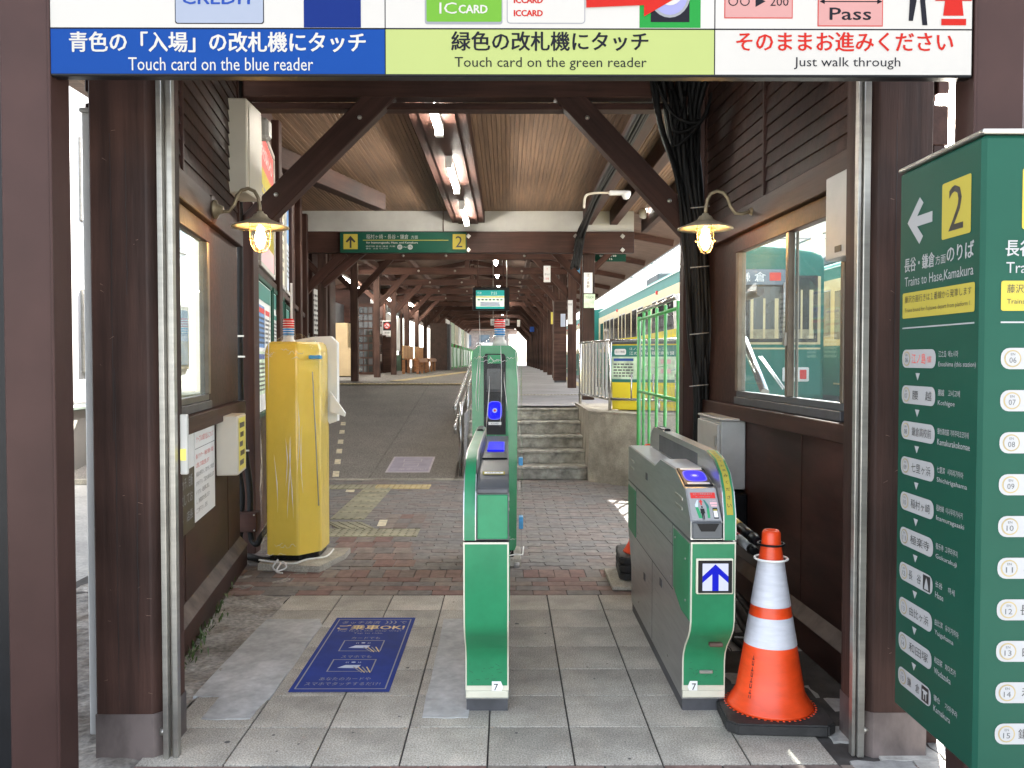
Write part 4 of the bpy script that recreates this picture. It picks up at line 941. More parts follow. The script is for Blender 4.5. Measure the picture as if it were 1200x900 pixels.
# ------------------------------------------------------------------ TICKET GATES
TRIM = mat('cream_trim', (.60, .57, .45), .4, n=(5, 5, 5), amt=.08)
DECK = mat('pale_gate_deck', (.55, .57, .58), .3, n=(5, 5, 5), amt=.06)
def gate(x0, x1, fin_right, lab):
    t = thing('ticket_gate', ((x0+x1)/2, 4, 0), lab, 'ticket gate')
    sg = 1 if fin_right else -1
    fx0, fx1 = (x1-.048, x1) if fin_right else (x0, x0+.048)      # fin
    bx0, bx1 = (x0, x1-.05) if fin_right else (x0+.05, x1)
    low = [(3.31, .05), (3.31, .20), (3.30, .235), (3.27, .275), (3.215, .325), (3.185, .36), (3.17, .40), (3.162, .70), (4.80, .70), (4.80, .42), (4.74, .34), (4.68, .24), (4.675, .05)]
    b = MB(); b.prism(low, 'x', x0, x1); b.build('body', STEEL, t)
    b = MB(); b.box(x0+.004, x1-.004, 3.32, 4.66, -.005, .052); b.build('kick_plate', DKGREY, t)
    if fin_right: top = [(3.165, .708), (3.168, .775), (3.27, .885), (3.29, .89), (3.46, .934), (3.80, .934), (3.95, .886), (4.10, .89), (4.80, .895), (4.80, .708)]
    else: top = [(3.165, .708), (3.165, .885), (3.20, .915), (3.34, .945), (3.8, .95), (4.80, .95), (4.80, .708)]
    b = MB(); b.prism(top, 'x', bx0, bx1); b.build('upper_body', STEEL if fin_right else STEELD, t)
    if fin_right:
        b = MB(); b.strip([(3.465, .937), (3.80, .937), (3.95, .889), (4.10, .893), (4.79, .898)], bx0+.008, bx1-.004); b.build('deck_plate', DECK, t)
    # fin (side guard)
    fin = [(3.158, .708), (3.162, .80), (3.19, .885), (3.24, .945), (3.33, .99), (3.46, 1.01), (4.66, 1.01), (4.74, .99), (4.80, .94), (4.80, .708)]
    b = MB(); b.prism(fin, 'x', fx0, fx1); f_ = b.build('side_guard', STEEL, t)
    edge = [(y-.002 if y < 3.3 else y, z+(.0025 if z > .9 else 0)) for y, z in (fin[:6] if fin_right else fin[:8])]
    b = MB(); b.strip(edge, fx0+.004, fx1-.004); b.build('guard_edge', GREEN, f_)
    b = MB(); ix = fx0-.003 if fin_right else fx1+.003
    b.box(min(ix, ix+.002), max(ix, ix+.002), 3.6, 4.5, .90, .985); b.build('guard_panel', STEELD if not fin_right else DKGREY, f_)
    b = MB(); b.box(fx0+.008, fx1-.008, 4.4, 4.62, 1.008, 1.022, .004); b.build('guard_sensor', BLACKP, f_)
    # green front with a pale outline
    fp = low[1:8]; o = lambda P, d: [(y-d, z) for y, z in P]
    b = MB(); b.strip(o([(3.31, .085)]+fp, .0015), x0+.0005, x1-.0005); b.build('front_trim', TRIM, t)
    seg = [(3.31, .105)]+fp[:-1]+[(3.163, .693)]
    b = MB(); b.strip(o(seg, .004), x0+.006, x1-.006); bmesh.ops.subdivide_edges(b.bm, edges=b.bm.edges[:], cuts=0)
    for f in b.bm.faces: f.smooth = True
    b.build('front_panel', GREEN, t)
    b = MB(); b.box(x0+.002, x1-.002, 3.300, 3.31, .058, .085, .002); b.build('front_foot', TRIM, t)
    # coloured side wraps at both ends, and seams on the visible side
    s = x0 if fin_right else x1; d = -1 if fin_right else 1
    def side(nm, pts, m, th=.003):
        b = MB(); b.prism(pts, 'x', min(s, s+d*th), max(s, s+d*th)); return b.build(nm, m, t)
    side('side_panel', [(3.175, .40), (3.18, .69), (3.48, .69), (3.48, .45), (3.32, .40)], GREEN)
    side('side_panel', [(4.52, .43), (4.52, .68), (4.79, .68), (4.79, .44)], GREEN)
    for z in (.612, .43): side('seam', [(3.5, z), (3.5, z+.004), (4.5, z+.004), (4.5, z)], DKGREY, .001)
    side('seam', [(3.16, .699), (3.16, .707), (4.8, .707), (4.8, .699)], DKGREY, .001)
    for y in (3.51, 4.50, 4.0): side('seam', [(y, .06 if y > 3.6 and y < 4.4 else .44), (y, .70 if y != 4.0 else .43), (y+.004, .70 if y != 4.0 else .43), (y+.004, .06 if y > 3.6 and y < 4.4 else .44)], DKGREY, .001)
    for (y, z) in ((3.32, .83), (3.32, .79), (4.6, .82), (4.6, .78)): side('vent_slot', [(y, z), (y, z+.012), (y+.14, z+.012), (y+.14, z)], ALU, .002)
    for (y, z) in ((4.15, .79), (4.2, .28), (3.75, .37)): side('lock', [(y, z), (y, z+.035), (y+.05, z+.035), (y+.05, z)], DKGREY, .002)
    for (y, z) in ((3.24, .62), (3.24, .46), (3.44, .66), (3.56, .66), (3.56, .47), (4.45, .66), (4.45, .47), (3.6, .12), (4.4, .12), (4.05, .12)):
        b = MB(); b.lathe([(.006, 0), (.005, d*.0025), (0, d*.003)], (s+d*.003*(1 if y < 3.5 else .2), y, z), 8, ax='x'); b.build('screw', ALU, t)
    # number plate
    P = Print(lambda u, v, n: Vector((u, 3.306-n, v)), t, step=.0006, base=.001)
    if fin_right:
        P.poly([(x0+.022, .10), (x0+.031, .122), (x0+.060, .122), (x0+.060, .078), (x0+.031, .078)][::-1], WHITES, 1, name='number_plate')
        cxn = x0+.046
    else:
        P.poly([(x1-.022, .10), (x1-.031, .122), (x1-.066, .122), (x1-.066, .078), (x1-.031, .078)], WHITES, 1, name='number_plate'); cxn = x1-.050
    P.done()
    P = Print(lambda u, v, n: Vector((cxn+u, 3.305-n, .10-v)), t, step=.0006, base=.001); P.text('7', 0, 0, .026, BLACK, None, 3); P.done()
    b = MB(); rk = random.Random(int(x0*100))
    for k in range(34):
        l_ = rk.uniform(.004, .03); yy = rk.uniform(3.6, 4.6); zz = rk.uniform(.07, .38); a_ = rk.uniform(-.4, .4); xs_ = s+d*.0008
        b.bm.faces.new([b.bm.verts.new((xs_, yy, zz)), b.bm.verts.new((xs_, yy+l_, zz+l_*a_)), b.bm.verts.new((xs_, yy+l_, zz+l_*a_+.0012)), b.bm.verts.new((xs_, yy, zz+.0008))])
    for k in range(16):
        l_ = rk.uniform(.003, .018); xx = rk.uniform(x0+.012, x1-.03); zz = rk.uniform(.112, .195); a_ = rk.uniform(-.8, .8)
        b.bm.faces.new([b.bm.verts.new((xx, 3.3050, zz)), b.bm.verts.new((xx+l_, 3.3050, zz+l_*a_)), b.bm.verts.new((xx+l_, 3.3050, zz+l_*a_+.0012)), b.bm.verts.new((xx, 3.3050, zz+.0009))])
    b.build('scuff_marks', mat('dark_scuff', (.03, .04, .035), .8), t, kind='stuff')
    if fin_right:
        # lit blue arrow
        xa, xb, za, zbb = .708, .834, .513, .634
        b = MB(); b.box(xa-.006, xb+.006, 3.148, 3.168, za-.006, zbb+.006, .003); b.build('display_bezel', TRIM, t)
        b = MB(); b.box(xa, xb, 3.143, 3.149, za, zbb, .002); b.build('display', BLACKP, t)
        P = Print(lambda u, v, n: Vector((xa+u, 3.142-n, zbb-v)), t, step=.0005, base=.0005)
        P.rect(.015, .010, .111, .112, LEDW, 0).poly([(.063, .013), (.111, .058), (.111, .082), (.075, .05), (.075, .112), (.051, .112), (.051, .05), (.015, .082), (.015, .058)], LEDA, 1); P.done()
        # slots
        for (px, py, m) in ((838, 754, BROWNC), (829.5, 790.5, ALU)):
            D = 3.22 if py < 770 else 3.31
            b = MB(); b.box(X_(px-8, D), X_(px+8, D), D-.055 if py < 770 else D-.012, D-.03 if py < 770 else D-.002, Z_(py+2.2, D), Z_(py-2.2, D), .003); b.build('latch_slot', m, t)
        # pocket, instruction sticker and reader
        b = MB(); b.box(bx0+.004, bx1-.002, 3.152, 3.17, .712, .776, .004); b.build('ticket_pocket', STEELD, t)
        b = MB(); b.prism([(bx0+.02, .771), (bx1-.016, .771), (bx1-.032, .742), (bx0+.036, .742)], 'y', 3.149, 3.153); b.build('pocket_lip', BLACKP, t)
        wd = bx1-bx0-.010; dv = Vector((0, -.102, -.110)).normalized(); nn = Vector((0, -.110, .102)).normalized()
        F = frame((bx0+.006, 3.27, .885), (1, 0, 0), dv, nn)
        P = Print(F, t, step=.0005, base=.002); k = wd/118.; q = .148/105
        P.F = lambda u, v, n: F(u*k, v*q, n)
        P.rect(0, 0, 118, 104, WHITE, 0).rect(10, 15, 112, 34, RED, 1).text('ICカード専用改札機です', 61, 20, 7, WHITE, 78, 2).text('IC card only', 61, 29, 5, WHITE, 60, 2)
        P.poly([(22, 55), (34, 38), (38, 40), (34, 60), (44, 96), (30, 97)], PALEB, 1).poly([(22, 62), (34, 62), (44, 96), (30, 97)], PGREEN, 2)
        P.poly([(58, 38), (66, 40), (78, 58), (76, 96), (66, 96), (68, 60)], TEAL, 1).poly([(67, 66), (77, 66), (76, 96), (66, 96)], PGREEN, 2)
        P.poly([(48, 37), (56, 47), (51, 47), (51, 56), (45, 56), (45, 47), (40, 47)], RED, 3)
        P.circ(49, 62, 3.6, BLACK, 3, 12).poly([(41, 67), (57, 67), (58, 82), (54, 82), (53, 102), (50, 102), (49, 86), (48, 86), (47, 102), (44, 102), (43, 82), (40, 82)], BLACK, 3)
        P.text('IC CARD', 99, 41, 4, PINK, 24, 1).rect(85, 46, 114, 53, PINK, 1).rect(88, 55, 113, 60, PINK, 1).rect(91, 64, 111, 98, BLACK, 1, 2).rect(93, 69, 109, 94, WHITES, 2).rect(93, 69, 109, 74, YEL, 3)
        P.done()
        dv = Vector((0, -.17, -.044)).normalized(); nn = Vector((0, -.044, .17)).normalized()
        b = MB(); Fq = frame((bx0+.004, 3.462, .9365), (1, 0, 0), dv, nn); b.fbox(lambda u, v, n: Fq(u, v, n), 0, bx1-bx0-.008, 0, .178, -.004, .004, .003); rd = b.build('card_reader', BLACKP, t)
        P = Print(Fq, rd, step=.0006, base=.0045); w2 = bx1-bx0-.008
        P.poly([(w2/2+.045*math.copysign(abs(math.cos(a))**.6, math.cos(a)), .088+.058*math.copysign(abs(math.sin(a))**.6, math.sin(a))) for a in [2*math.pi*i/28 for i in range(28)]], LEDV, 0, 'reader_light')
        P.poly([(w2/2+.040*math.copysign(abs(math.cos(a))**.6, math.cos(a)), .088+.052*math.copysign(abs(math.sin(a))**.6, math.sin(a))) for a in [2*math.pi*i/28 for i in range(28)]], LEDB, 1, 'reader_light').circ(w2/2, .088, .017, LEDV, 2).circ(w2/2, .088, .009, PALEB, 3)
        P.rect(.012, .006, w2-.012, .022, WHITES, 0).rect(.012, .155, w2-.012, .17, WHITES, 0); P.done()
        # yellow vertical sticker following the guard edge
        pts = [(y-.004, z+.002) for y, z in fin[1:6]]
        arc = [Vector((0, *p)) for p in pts]
        b = MB(); b.strip([(p.y, p.z) for p in arc], fx0+.012, fx1-.012); b.build('yellow_label', YEL, f_)
        Ls = [0]
        for a_, c_ in zip(arc, arc[1:]): Ls.append(Ls[-1]+(c_-a_).length)
        s_ = '線をこえてお進みください'[::-1]
        for i, ch in enumerate(s_):
            L_ = Ls[-1]*(.05+.92*(i+.5)/len(s_)); j = max(q_ for q_ in range(len(arc)-1) if Ls[q_] <= L_)
            p = arc[j].lerp(arc[j+1], (L_-Ls[j])/(Ls[j+1]-Ls[j])); tg = (arc[j+1]-arc[j]).normalized(); nr = Vector((1, 0, 0)).cross(tg)
            F2 = frame((fx0+.024, p.y, p.z), (1, 0, 0), -tg, nr)
            P = Print(F2, f_, base=.0015); P.text(ch, 0, 0, .014, BLACK, None, 0); P.done()
    else:
        b = MB(); b.box(bx0+.003, bx1-.004, 3.158, 3.167, .712, .878, .003); b.build('front_cover', GREEN, t)
        b = MB(); b.box(bx0, bx1-.001, 3.155, 3.175, .882, .902, .004); b.build('front_lip', DKGREY, t)
        nose = [(3.170, .902), (3.205, .9195), (3.34, .949), (3.62, .953)]
        b = MB(); b.strip(nose, bx0+.002, bx1-.003); b.build('nose_plate', STEELD, t)
        F3 = frame((bx0+.02, 3.31, .944), (1, 0, 0), Vector((0, -.14, -.031)).normalized(), Vector((0, -.031, .14)).normalized())
        P = Print(F3, t, base=.001); P.rect(.0, 0, .085, .035, YEL, 1).rect(.006, .008, .079, .027, WHITES, 2).text('出口', .042, .017, .012, BLACK, .05, 3); P.done()
        b = MB(); b.box(bx0+.02, bx1-.02, 3.95, 4.35, .953, .962, .004); b.build('card_reader', LEDB, t)
        b = MB(); b.box(bx0+.006, bx1-.006, 3.66, 3.9, .952, .958, .002); b.build('deck_plate', BLACKP, t)
    return t
gate(.683, .852, True, 'steel and green ticket gate with a lit blue arrow, beside the orange cone')
gate(-.166, .004, False, 'green ticket gate end with curved front standing in the middle of the tiles')

# ------------------------------------------------------------------ CARD READER POSTS IN PLASTIC
FOLD = glassmat('painted_fold_glint', tint=(1, 1, 1), refl=.35, rough=.15, vis=.75, film=(.95, .95, .93))  # whitish film colour paints the highlights along the creases of the wrap
def wrap(t, x0, x1, y0, y1, z0, z1, seed, topx):
    rg = random.Random(seed); b = MB(); bm = b.bm; rings = []
    nz_ = 34; n = 44; cxx, cyy = (x0+x1)/2, (y0+y1)/2
    for j in range(nz_+1):
        f = j/nz_; z = z0+(z1-z0)*f
        k = 1 if f < .9 else 1-.80*((f-.9)/.1)**1.6
        tx = cxx*(k)+topx*(1-k)
        ring = []
        for i in range(n):
            a = 2*math.pi*i/n; c, s_ = math.cos(a), math.sin(a)
            q = 1/max(abs(c), abs(s_))**.78
            rx, ry = (x1-x0)/2, (y1-y0)/2
            d = .012*noise.noise(Vector((c*4+seed, s_*4, z*5)))+.010*noise.noise(Vector((c*11, s_*11+seed, z*3)))
            ring.append(bm.verts.new((tx+c*q*(rx*k)+c*d, cyy+s_*q*ry*k+s_*d, z+(.02*noise.noise(Vector((c*3, s_*3, seed))) if j == 0 else 0))))
        rings.append(ring)
    for a, c in zip(rings, rings[1:]):
        for i in range(n):
            f = bm.faces.new([a[i], a[(i+1) % n], c[(i+1) % n], c[i]]); f.smooth = True
    w_ = b.build('plastic_wrap', WRAP, t)
    b = MB()
    for q_ in range(7):
        u = rg.uniform(-.42, .42); z = rg.uniform(z0+.1, z1-.35); L_ = rg.uniform(.25, .7); P_ = []
        for k in range(9):
            f = k/8; uu = u+.03*math.sin(f*3+q_)+rg.uniform(-.0015, .0015)
            P_.append((cxx+uu*(x1-x0), y0-.004+.010*abs(uu)*2+rg.uniform(-.003, .003), z+L_*f))
        b.tube(P_, [.0003+.0034*math.sin(math.pi*k/8)*rg.uniform(.3, 1) for k in range(9)], 5, cap=False)
    for q_ in range(12):
        u = rg.uniform(-.4, .3); z = rg.choice([rg.uniform(z0+.02, z0+.12), rg.uniform(z1-.2, z1-.1)]); P_ = [(cxx+(u+k*.03)*(x1-x0), y0-.004+rg.uniform(-.002, .002), z+rg.uniform(-.012, .012)) for k in range(6)]
        b.tube(P_, [.0003+.0014*math.sin(math.pi*k/5) for k in range(6)], 4, cap=False)
    b.build('painted_fold_glints', FOLD, t, kind='stuff')
    return w_
def beacon(t, x, y, z0, m):
    b = MB(); b.lathe([(.05, 0), (.045, .04), (.034, .05), (.034, .075), (0, .076)], (x, y, z0), 16); b.build('beacon_base', WHITEP, t)
    b = MB(); b.lathe([(.036, 0), (.036, .055), (0, .056)], (x, y, z0+.07), 16); b.build('beacon_lens', BLUE if 0 else mat('beacon_blue', (.03, .22, .55), .25), t)
    b = MB(); b.lathe([(.037, 0), (.037, .055), (.03, .062), (0, .063)], (x, y, z0+.125), 16); b.build('beacon_lens', mat('beacon_red', (.62, .03, .03), .25), t)
    b = MB()
    for k in range(7): b.torus((x, y, z0+.075+.016*k), .0372, .0022, 16, 5)
    b.build('beacon_ring', WHITEP, t)
# green reader post
t = thing('card_reader_post', (-.087, 5.85, 0), 'tall green card reader post wrapped in clear plastic behind the middle gate', 'card reader')
b = MB(); b.prism([(-.22, .10), (.045, .10), (.058, .13), (.068, 1.40), (.06, 1.44), (.02, 1.475), (-.19, 1.475), (-.232, 1.44), (-.24, 1.40), (-.232, .13)], 'y', 5.70, 6.0); b.build('body', GREEN2, t)
b = MB(); b.prism([(-.16, .88), (-.013, .88), (-.013, 1.40), (-.025, 1.42), (-.148, 1.42), (-.16, 1.40)], 'y', 5.685, 5.70); b.build('reader_panel', BLACKP, t)
P = Print(lambda u, v, n: Vector((-.163+u, 5.684-n, 1.42-v)), t, step=.0008, base=.0008)
P.rect(.03, .008, .12, .065, PGREEN, 0).text('入', .05, .03, .03, WHITES, None, 1).text('Entry', .085, .048, .012, WHITES, .04, 1)
P.rect(.025, .1, .125, .24, mat('reader_grey', (.02, .022, .022), .3), 0).rect(.02, .245, .13, .252, GREYP, 0)
P.poly([(.077+.048*math.copysign(abs(math.cos(a))**.6, math.cos(a)), .378+.062*math.copysign(abs(math.sin(a))**.6, math.sin(a))) for a in [2*math.pi*i/28 for i in range(28)]], LEDV, 0, 'reader_light')
P.poly([(.077+.045*math.copysign(abs(math.cos(a))**.6, math.cos(a)), .378+.058*math.copysign(abs(math.sin(a))**.6, math.sin(a))) for a in [2*math.pi*i/28 for i in range(28)]], LEDB, 1, 'reader_light').circ(.077, .378, .016, PALEB, 2).circ(.077, .378, .008, RED, 3)
P.rect(.035, .455, .12, .475, WHITES, 1).text('IC CARD', .077, .465, .01, GREYP, .05, 2)
P.poly([(.077, .575), (.11, .60), (.044, .60)], WHITES, 0).poly([(.077, .62), (.105, .64), (.049, .64)], WHITES, 0); P.done()
b = MB(); b.box(-.26, .09, 5.66, 6.06, -.003, .05, .006); b.build('base_slab', CONC, t)
b = MB(); b.box(-.20, .04, 5.72, 5.98, .05, .10, .004); b.build('foot', BLACKP, t)
for (x, z, h) in ((.085, .70, .05), (.087, .29, .08)):
    b = MB(); b.box(x-.012, x+.016, 5.665, 5.75, z-h/2, z+h/2, .003); b.build('tape', TAPE, t)
wrap(t, -.275, .095, 5.66, 6.05, .07, 1.55, 5, -.05)
beacon(t, -.055, 5.85, 1.47, None)
b = MB(); b.tube([(-.27, 5.65, .085), (-.1, 5.63, .06), (.05, 5.64, .085), (.10, 5.7, .07), (.11, 5.9, .08)], .005, 6); b.build('tie_string', CORD, t)
b = MB(); b.lathe([(.018, 0), (.018, .03), (0, .032)], (.06, 5.64, .0), 10); b.build('adjuster', GREYM, t)
# yellow covered post
t = thing('covered_reader_post', (-1.42, 5.9, 0), 'yellow covered card reader post wrapped in clear plastic beside the left wall', 'card reader')
Y0 = 5.62
foot = [(-1.60, Y0+.02), (-1.385, Y0), (-1.262, Y0+.14), (-1.262, Y0+.40), (-1.61, Y0+.40)]
def insetp(P, k, dx=0):
    cx_ = sum(p[0] for p in P)/len(P); cy_ = sum(p[1] for p in P)/len(P); return [(cx_+(p[0]-cx_)*k+dx, cy_+(p[1]-cy_)*k) for p in P]
b = MB(); bm = b.bm
lv = [(.085, 1.0), (.5, 1.0), (1.0, 1.005), (1.41, 1.02), (1.45, 1.0), (1.485, .93), (1.50, .80)]
rings = []
for z, k in lv: rings.append([bm.verts.new((x, y, z)) for x, y in insetp(foot, k)])
for a, c in zip(rings, rings[1:]):
    for i in range(5): bm.faces.new([a[i], a[(i+1) % 5], c[(i+1) % 5], c[i]])
bm.faces.new(rings[0][::-1]); bm.faces.new(rings[-1]); bmesh.ops.recalc_face_normals(bm, faces=bm.faces[:])
ee = [e for e in bm.edges if abs((e.verts[0].co-e.verts[1].co).normalized().z) > .8]; bmesh.ops.bevel(bm, geom=ee, offset=.012, segments=2, profile=.5, affect='EDGES')
b.build('cover', YCOVER, t)
b = MB(); b.prism(insetp(foot, .9), 'z', .045, .086); b.build('foot', BLACKP, t)
b = MB(); b.prism([(-1.64, 5.57), (-1.22, 5.50), (-1.12, 5.86), (-1.12, 6.05), (-1.64, 6.05)], 'z', -.004, .042); b.build('base_slab', CONC, t)
b = MB(); b.prism([(-1.50, 1.40), (-1.50, 1.515), (-1.36, 1.54), (-1.24, 1.545), (-1.195, 1.50), (-1.195, .95), (-1.25, .93)], 'y', 5.98, 6.06); b.build('white_board', WHITEP, t)
b = MB(); b.prism([(-1.235, 1.16), (-1.13, 1.01), (-1.135, .985), (-1.235, 1.02)], 'y', 5.93, 5.96); b.build('tray', WHITEP, t)
b = MB(); b.box(-1.315, -1.235, 5.64, 5.70, 1.385, 1.41, .006); b.bm.transform(Matrix.Identity(4)); b.build('tape', TAPE, t)
b = MB(); b.tube([(-1.270, 5.715, .40), (-1.285, 5.70, .9), (-1.30, 5.69, 1.30)], .004, 6); b.build('seam_cord', GREYM, t)
wrap(t, -1.64, -1.245, 5.58, 6.05, .06, 1.56, 9, -1.46)
beacon(t, -1.485, 5.8, 1.47, None)
b = MB(); b.tube(smooth([(-1.63, 5.56, .07), (-1.55, 5.555, .06), (-1.40, 5.545, .05), (-1.32, 5.57, .07), (-1.22, 5.70, .06), (-1.20, 5.85, .075)]), .006, 6); b.build('tie_string', CORD, t)
b = MB(); b.tube(smooth([(-1.50, 5.55, .075), (-1.53, 5.53, .03), (-1.49, 5.50, .012), (-1.44, 5.52, .03), (-1.47, 5.545, .06), (-1.50, 5.50, .01), (-1.45, 5.47, .006)]), .006, 6); b.build('tie_string', CORD, t)
b = MB(); b.tube([(-1.47, 5.82, 1.62), (-1.47, 5.82, 1.9)], .008, 6); b.build('beacon_rod', WHITEP, t)

# ------------------------------------------------------------------ CONES AND BARS
def cone(x, y, z, lab, bands=True, bases=1, grp='orange traffic cones by the right gate'):
    t = thing('traffic_cone', (x, y, z), lab, 'traffic cone', grp)
    for k in range(bases):
        b = MB(); q = .20; c = .035; P_ = [(-q+c, -q), (q-c, -q), (q, -q+c), (q, q-c), (q-c, q), (-q+c, q), (-q, q-c), (-q, -q+c)]
        ca, sa = math.cos(-.06), math.sin(-.06); P_ = [(x+px*ca-py*sa, y+px*sa+py*ca) for px, py in P_]
        b.prism(P_, 'z', z+.048*k+.001, z+.048*k+.043); bmesh.ops.bevel(b.bm, geom=[e for e in b.bm.edges], offset=.006, segments=2, affect='EDGES'); b.build('rubber_base', RUBBER, t)
    z += .048*(bases-1)
    rad = lambda h: .152-(.152-.033)*(h/.72)**.93
    b = MB(); prof = [(.165, .044), (.158, .052), (.150, .066)]+[(rad(h)-.003, h) for h in (.10, .2, .3, .4, .5, .6, .68)]+[(.035, .712), (.028, .722), (.022, .722), (.02, .70)]
    b.lathe(prof, (x, y, z), 48); b.build('cone_body', ORANGE, t)
    if bands:
        for h0, h1 in ((.285, .395), (.435, .605)):
            b = MB(); b.lathe([(rad(h0)-.0015, h0), (rad((h0+h1)/2)-.0015, (h0+h1)/2), (rad(h1)-.0015, h1)], (x, y, z), 48)
            for f in [f for f in b.bm.faces if len(f.verts) > 4]: b.bm.faces.remove(f)
            b.build('reflective_band', REFLW, t)
        b = MB()
        for k in range(48):
            a = 2*math.pi*k/48; b.lathe([(.006, 0), (0, .003)], (x+.170*math.cos(a), y+.170*math.sin(a), z+.0435), 5)
        b.build('base_studs', ORANGE, t)
        # worn black marks running up the left side
        b = MB()
        for i in range(9):
            h0 = .07+i*.021; a0 = R(216)
            for (da, dh, wa, hh) in ((0, 0, .018, .016), (.06, 0, .018, .016), (.02, .0, .05, .004)) if i % 2 else ((0, 0, .08, .004), (.03, 0, .02, .015)):
                vs = []
                for (aa, zz) in ((a0+da, h0+dh), (a0+da+wa, h0+dh), (a0+da+wa, h0+dh+hh), (a0+da, h0+dh+hh)):
                    r_ = rad(zz)-.0015; vs.append(b.bm.verts.new((x+r_*math.cos(aa), y+r_*math.sin(aa), z+zz)))
                b.bm.faces.new(vs)
        b.build('worn_marks', BLACK, t)
    return t
cone(1.02, 3.28, 0, 'orange traffic cone with two white bands in front of the right wall')
cone(.895, 5.36, .03, 'partly hidden orange cone on stacked black bases behind the right gate', False, 3)
t = thing('base_board', (.80, 5.3, 0), 'pale board lying on the bricks under the stacked cone bases', 'board')
b = MB(); b.box(.625, 1.08, 5.05, 5.5, .003, .028, .004); b.build('slab', CONC, t)
def bar(p0, p1, r, mats, lab, n=9):
    t = thing('cone_bar', p0, lab, 'barrier bar'); p0, p1 = Vector(p0), Vector(p1)
    for i in range(n):
        a, c = p0.lerp(p1, i/n), p0.lerp(p1, (i+1)/n); b = MB(); b.tube([a, c], r, 12); b.build('segment', mats[i % 2], t)
    b = MB(); b.tube([p0, p0+(p0-p1).normalized()*.05], [r*1.15, r*.8], 12); b.build('end_cap', BLACKP, t)
    return t
GOLDB = mat('ochre_band', (.50, .30, .06), .4); REDB = mat('dull_red_band', (.40, .05, .05), .4); WHB = mat('grey_white_band', (.40, .41, .42), .4)
bar((.985, 3.40, .665), (.87, 5.25, .82), .021, (BLACKP, GOLDB), 'black and ochre striped bar leaning between the two cones', 12)
bar((.99, 3.44, .612), (.90, 5.20, .70), .019, (WHB, REDB), 'red and white striped bar below the black and ochre one', 11)
for z, m, rr_ in ((.668, BLACKP, .05), (.612, CORD, .062)):
    t = thing('bar_ring', (1.02, 3.28, z), '%s ring hooked over the orange cone top' % ('black' if m is BLACKP else 'white'), 'ring')
    b = MB(); b.torus((1.02, 3.28, z), rr_, .0045, 28, 6); b.build('hoop', m, t)
# things behind the cone at the right wall
t = thing('fire_extinguisher_box', (1.2, 4.9, .15), 'dark red and black equipment low against the right wall behind the bars', 'equipment')
b = MB(); b.box(1.16, 1.20, 4.9, 5.2, .38, .60, .006); b.build('red_edge', mat('deep_red_metal', (.25, .02, .02), .4), t)
b = MB(); b.box(1.20, 1.40, 4.95, 5.3, .30, .60, .01); b.build('case', BLACKP, t)
t = thing('black_hose', (1.2, 4.4, 0), 'black hoses lying along the foot of the right wall', 'hose')
for k in range(3):
    b = MB(); b.tube(smooth([(1.18+.05*k, 3.75, .02), (1.10+.06*k, 4.1, .03+.03*k), (1.15+.04*k, 4.6, .04+.04*k), (1.0+.1*k, 5.1, .03)]), .018, 8); b.build('hose', CABLE, t)
b = MB(); b.tube(smooth([(1.05, 3.9, .10), (1.15, 4.0, .07), (1.25, 4.1, .10), (1.3, 4.4, .2)]), .004, 6); b.build('cord', CORD, t)

# ------------------------------------------------------------------ LEFT NOTICE WALL
d0 = Vector((-1.85, 6.2, 0)); du = Vector((-.1818, .9833, 0)); dn = Vector((.9833, .1818, 0))
NF = lambda u, v, n: d0+du*u+dn*n+Vector((0, 0, v))
t = thing('notice_wall', d0, 'brown timber wall covered with notice boards beyond the yellow post', 'wall')
fb('wall_board', NF, 0, 7.1, 0, 3.7, -.08, -.01, WALLP, t)
for u in (1.85, 3.6, 5.3, 7.0): fbeam('rail', NF, u, u+.001, 1, 1, 0, 0, WOOD, t) if 0 else post('post', NF(u, 0, .02).x, NF(u, 0, .02).y, .0, 3.6, .10, .10, WOOD, t)
fbeam('rail', NF, 0, 7.1, 2.05, .06, -.01, .03, WOOD, t)
rgn = random.Random(11)
PAPERS = [WHITES, mat('paper_cream', (.70, .66, .52), .6), mat('paper_green', (.22, .50, .30), .6), YEL, mat('paper_blue', (.12, .25, .5), .6), mat('paper_pale_green', (.55, .68, .5), .6)]
def scribble(P, u0, v0, u1, v1, m, rows, layer=2):
    P.joined = True
    for r_ in range(rows):
        v = v0+(v1-v0)*(r_+.5)/rows; h = (v1-v0)/rows*.45; u = u0
        while u < u1:
            wd = rgn.uniform(.3, 1)*(u1-u0)*.22; P.rect(u, v-h/2, min(u+wd, u1), v+h/2, m, layer); u += wd+(u1-u0)*.05
    P.joined = False
def board(F, lab, w_, h, face, frm, style, nm='notice_board'):
    t = thing(nm, F(0, h, 0), lab, 'notice board')
    b = MB(); b.fbox(lambda a, c, n: F(a, c, n), 0, w_, 0, h, .0, .02, .003); b.build('backing', face, t)
    for a in ((0, w_, -.02, .02), (0, w_, h-.02, h+.02), (-.02, .02, .02, h-.02), (w_-.02, w_+.02, .02, h-.02)):
        b = MB(); b.fbox(F, a[0], a[1], a[2], a[3], .0, .035, .003); b.build('frame', frm, t)
    P = Print(F, t, step=.002, base=.021)
    style(P, w_, h); P.done(); return t
def st_yellow(P, w, h):
    P.rect(.03, .03, w-.03, .30, RED, 1).text('サイクルトレイン', w/2, .16, .12, WHITES, w*.75, 2, bold=.003).rect(.03, .30, w-.03, h-.2, YEL, 1).rect(.03, h-.2, w-.03, h-.03, PINK, 1)
    scribble(P, .15, .42, w-.15, h-.35, GREYP, 5)
def st_grey(P, w, h): P.rect(.03, .03, w-.03, h-.03, PAPERS[1], 1); scribble(P, .12, .12, w-.12, h-.15, GREYP, 9)
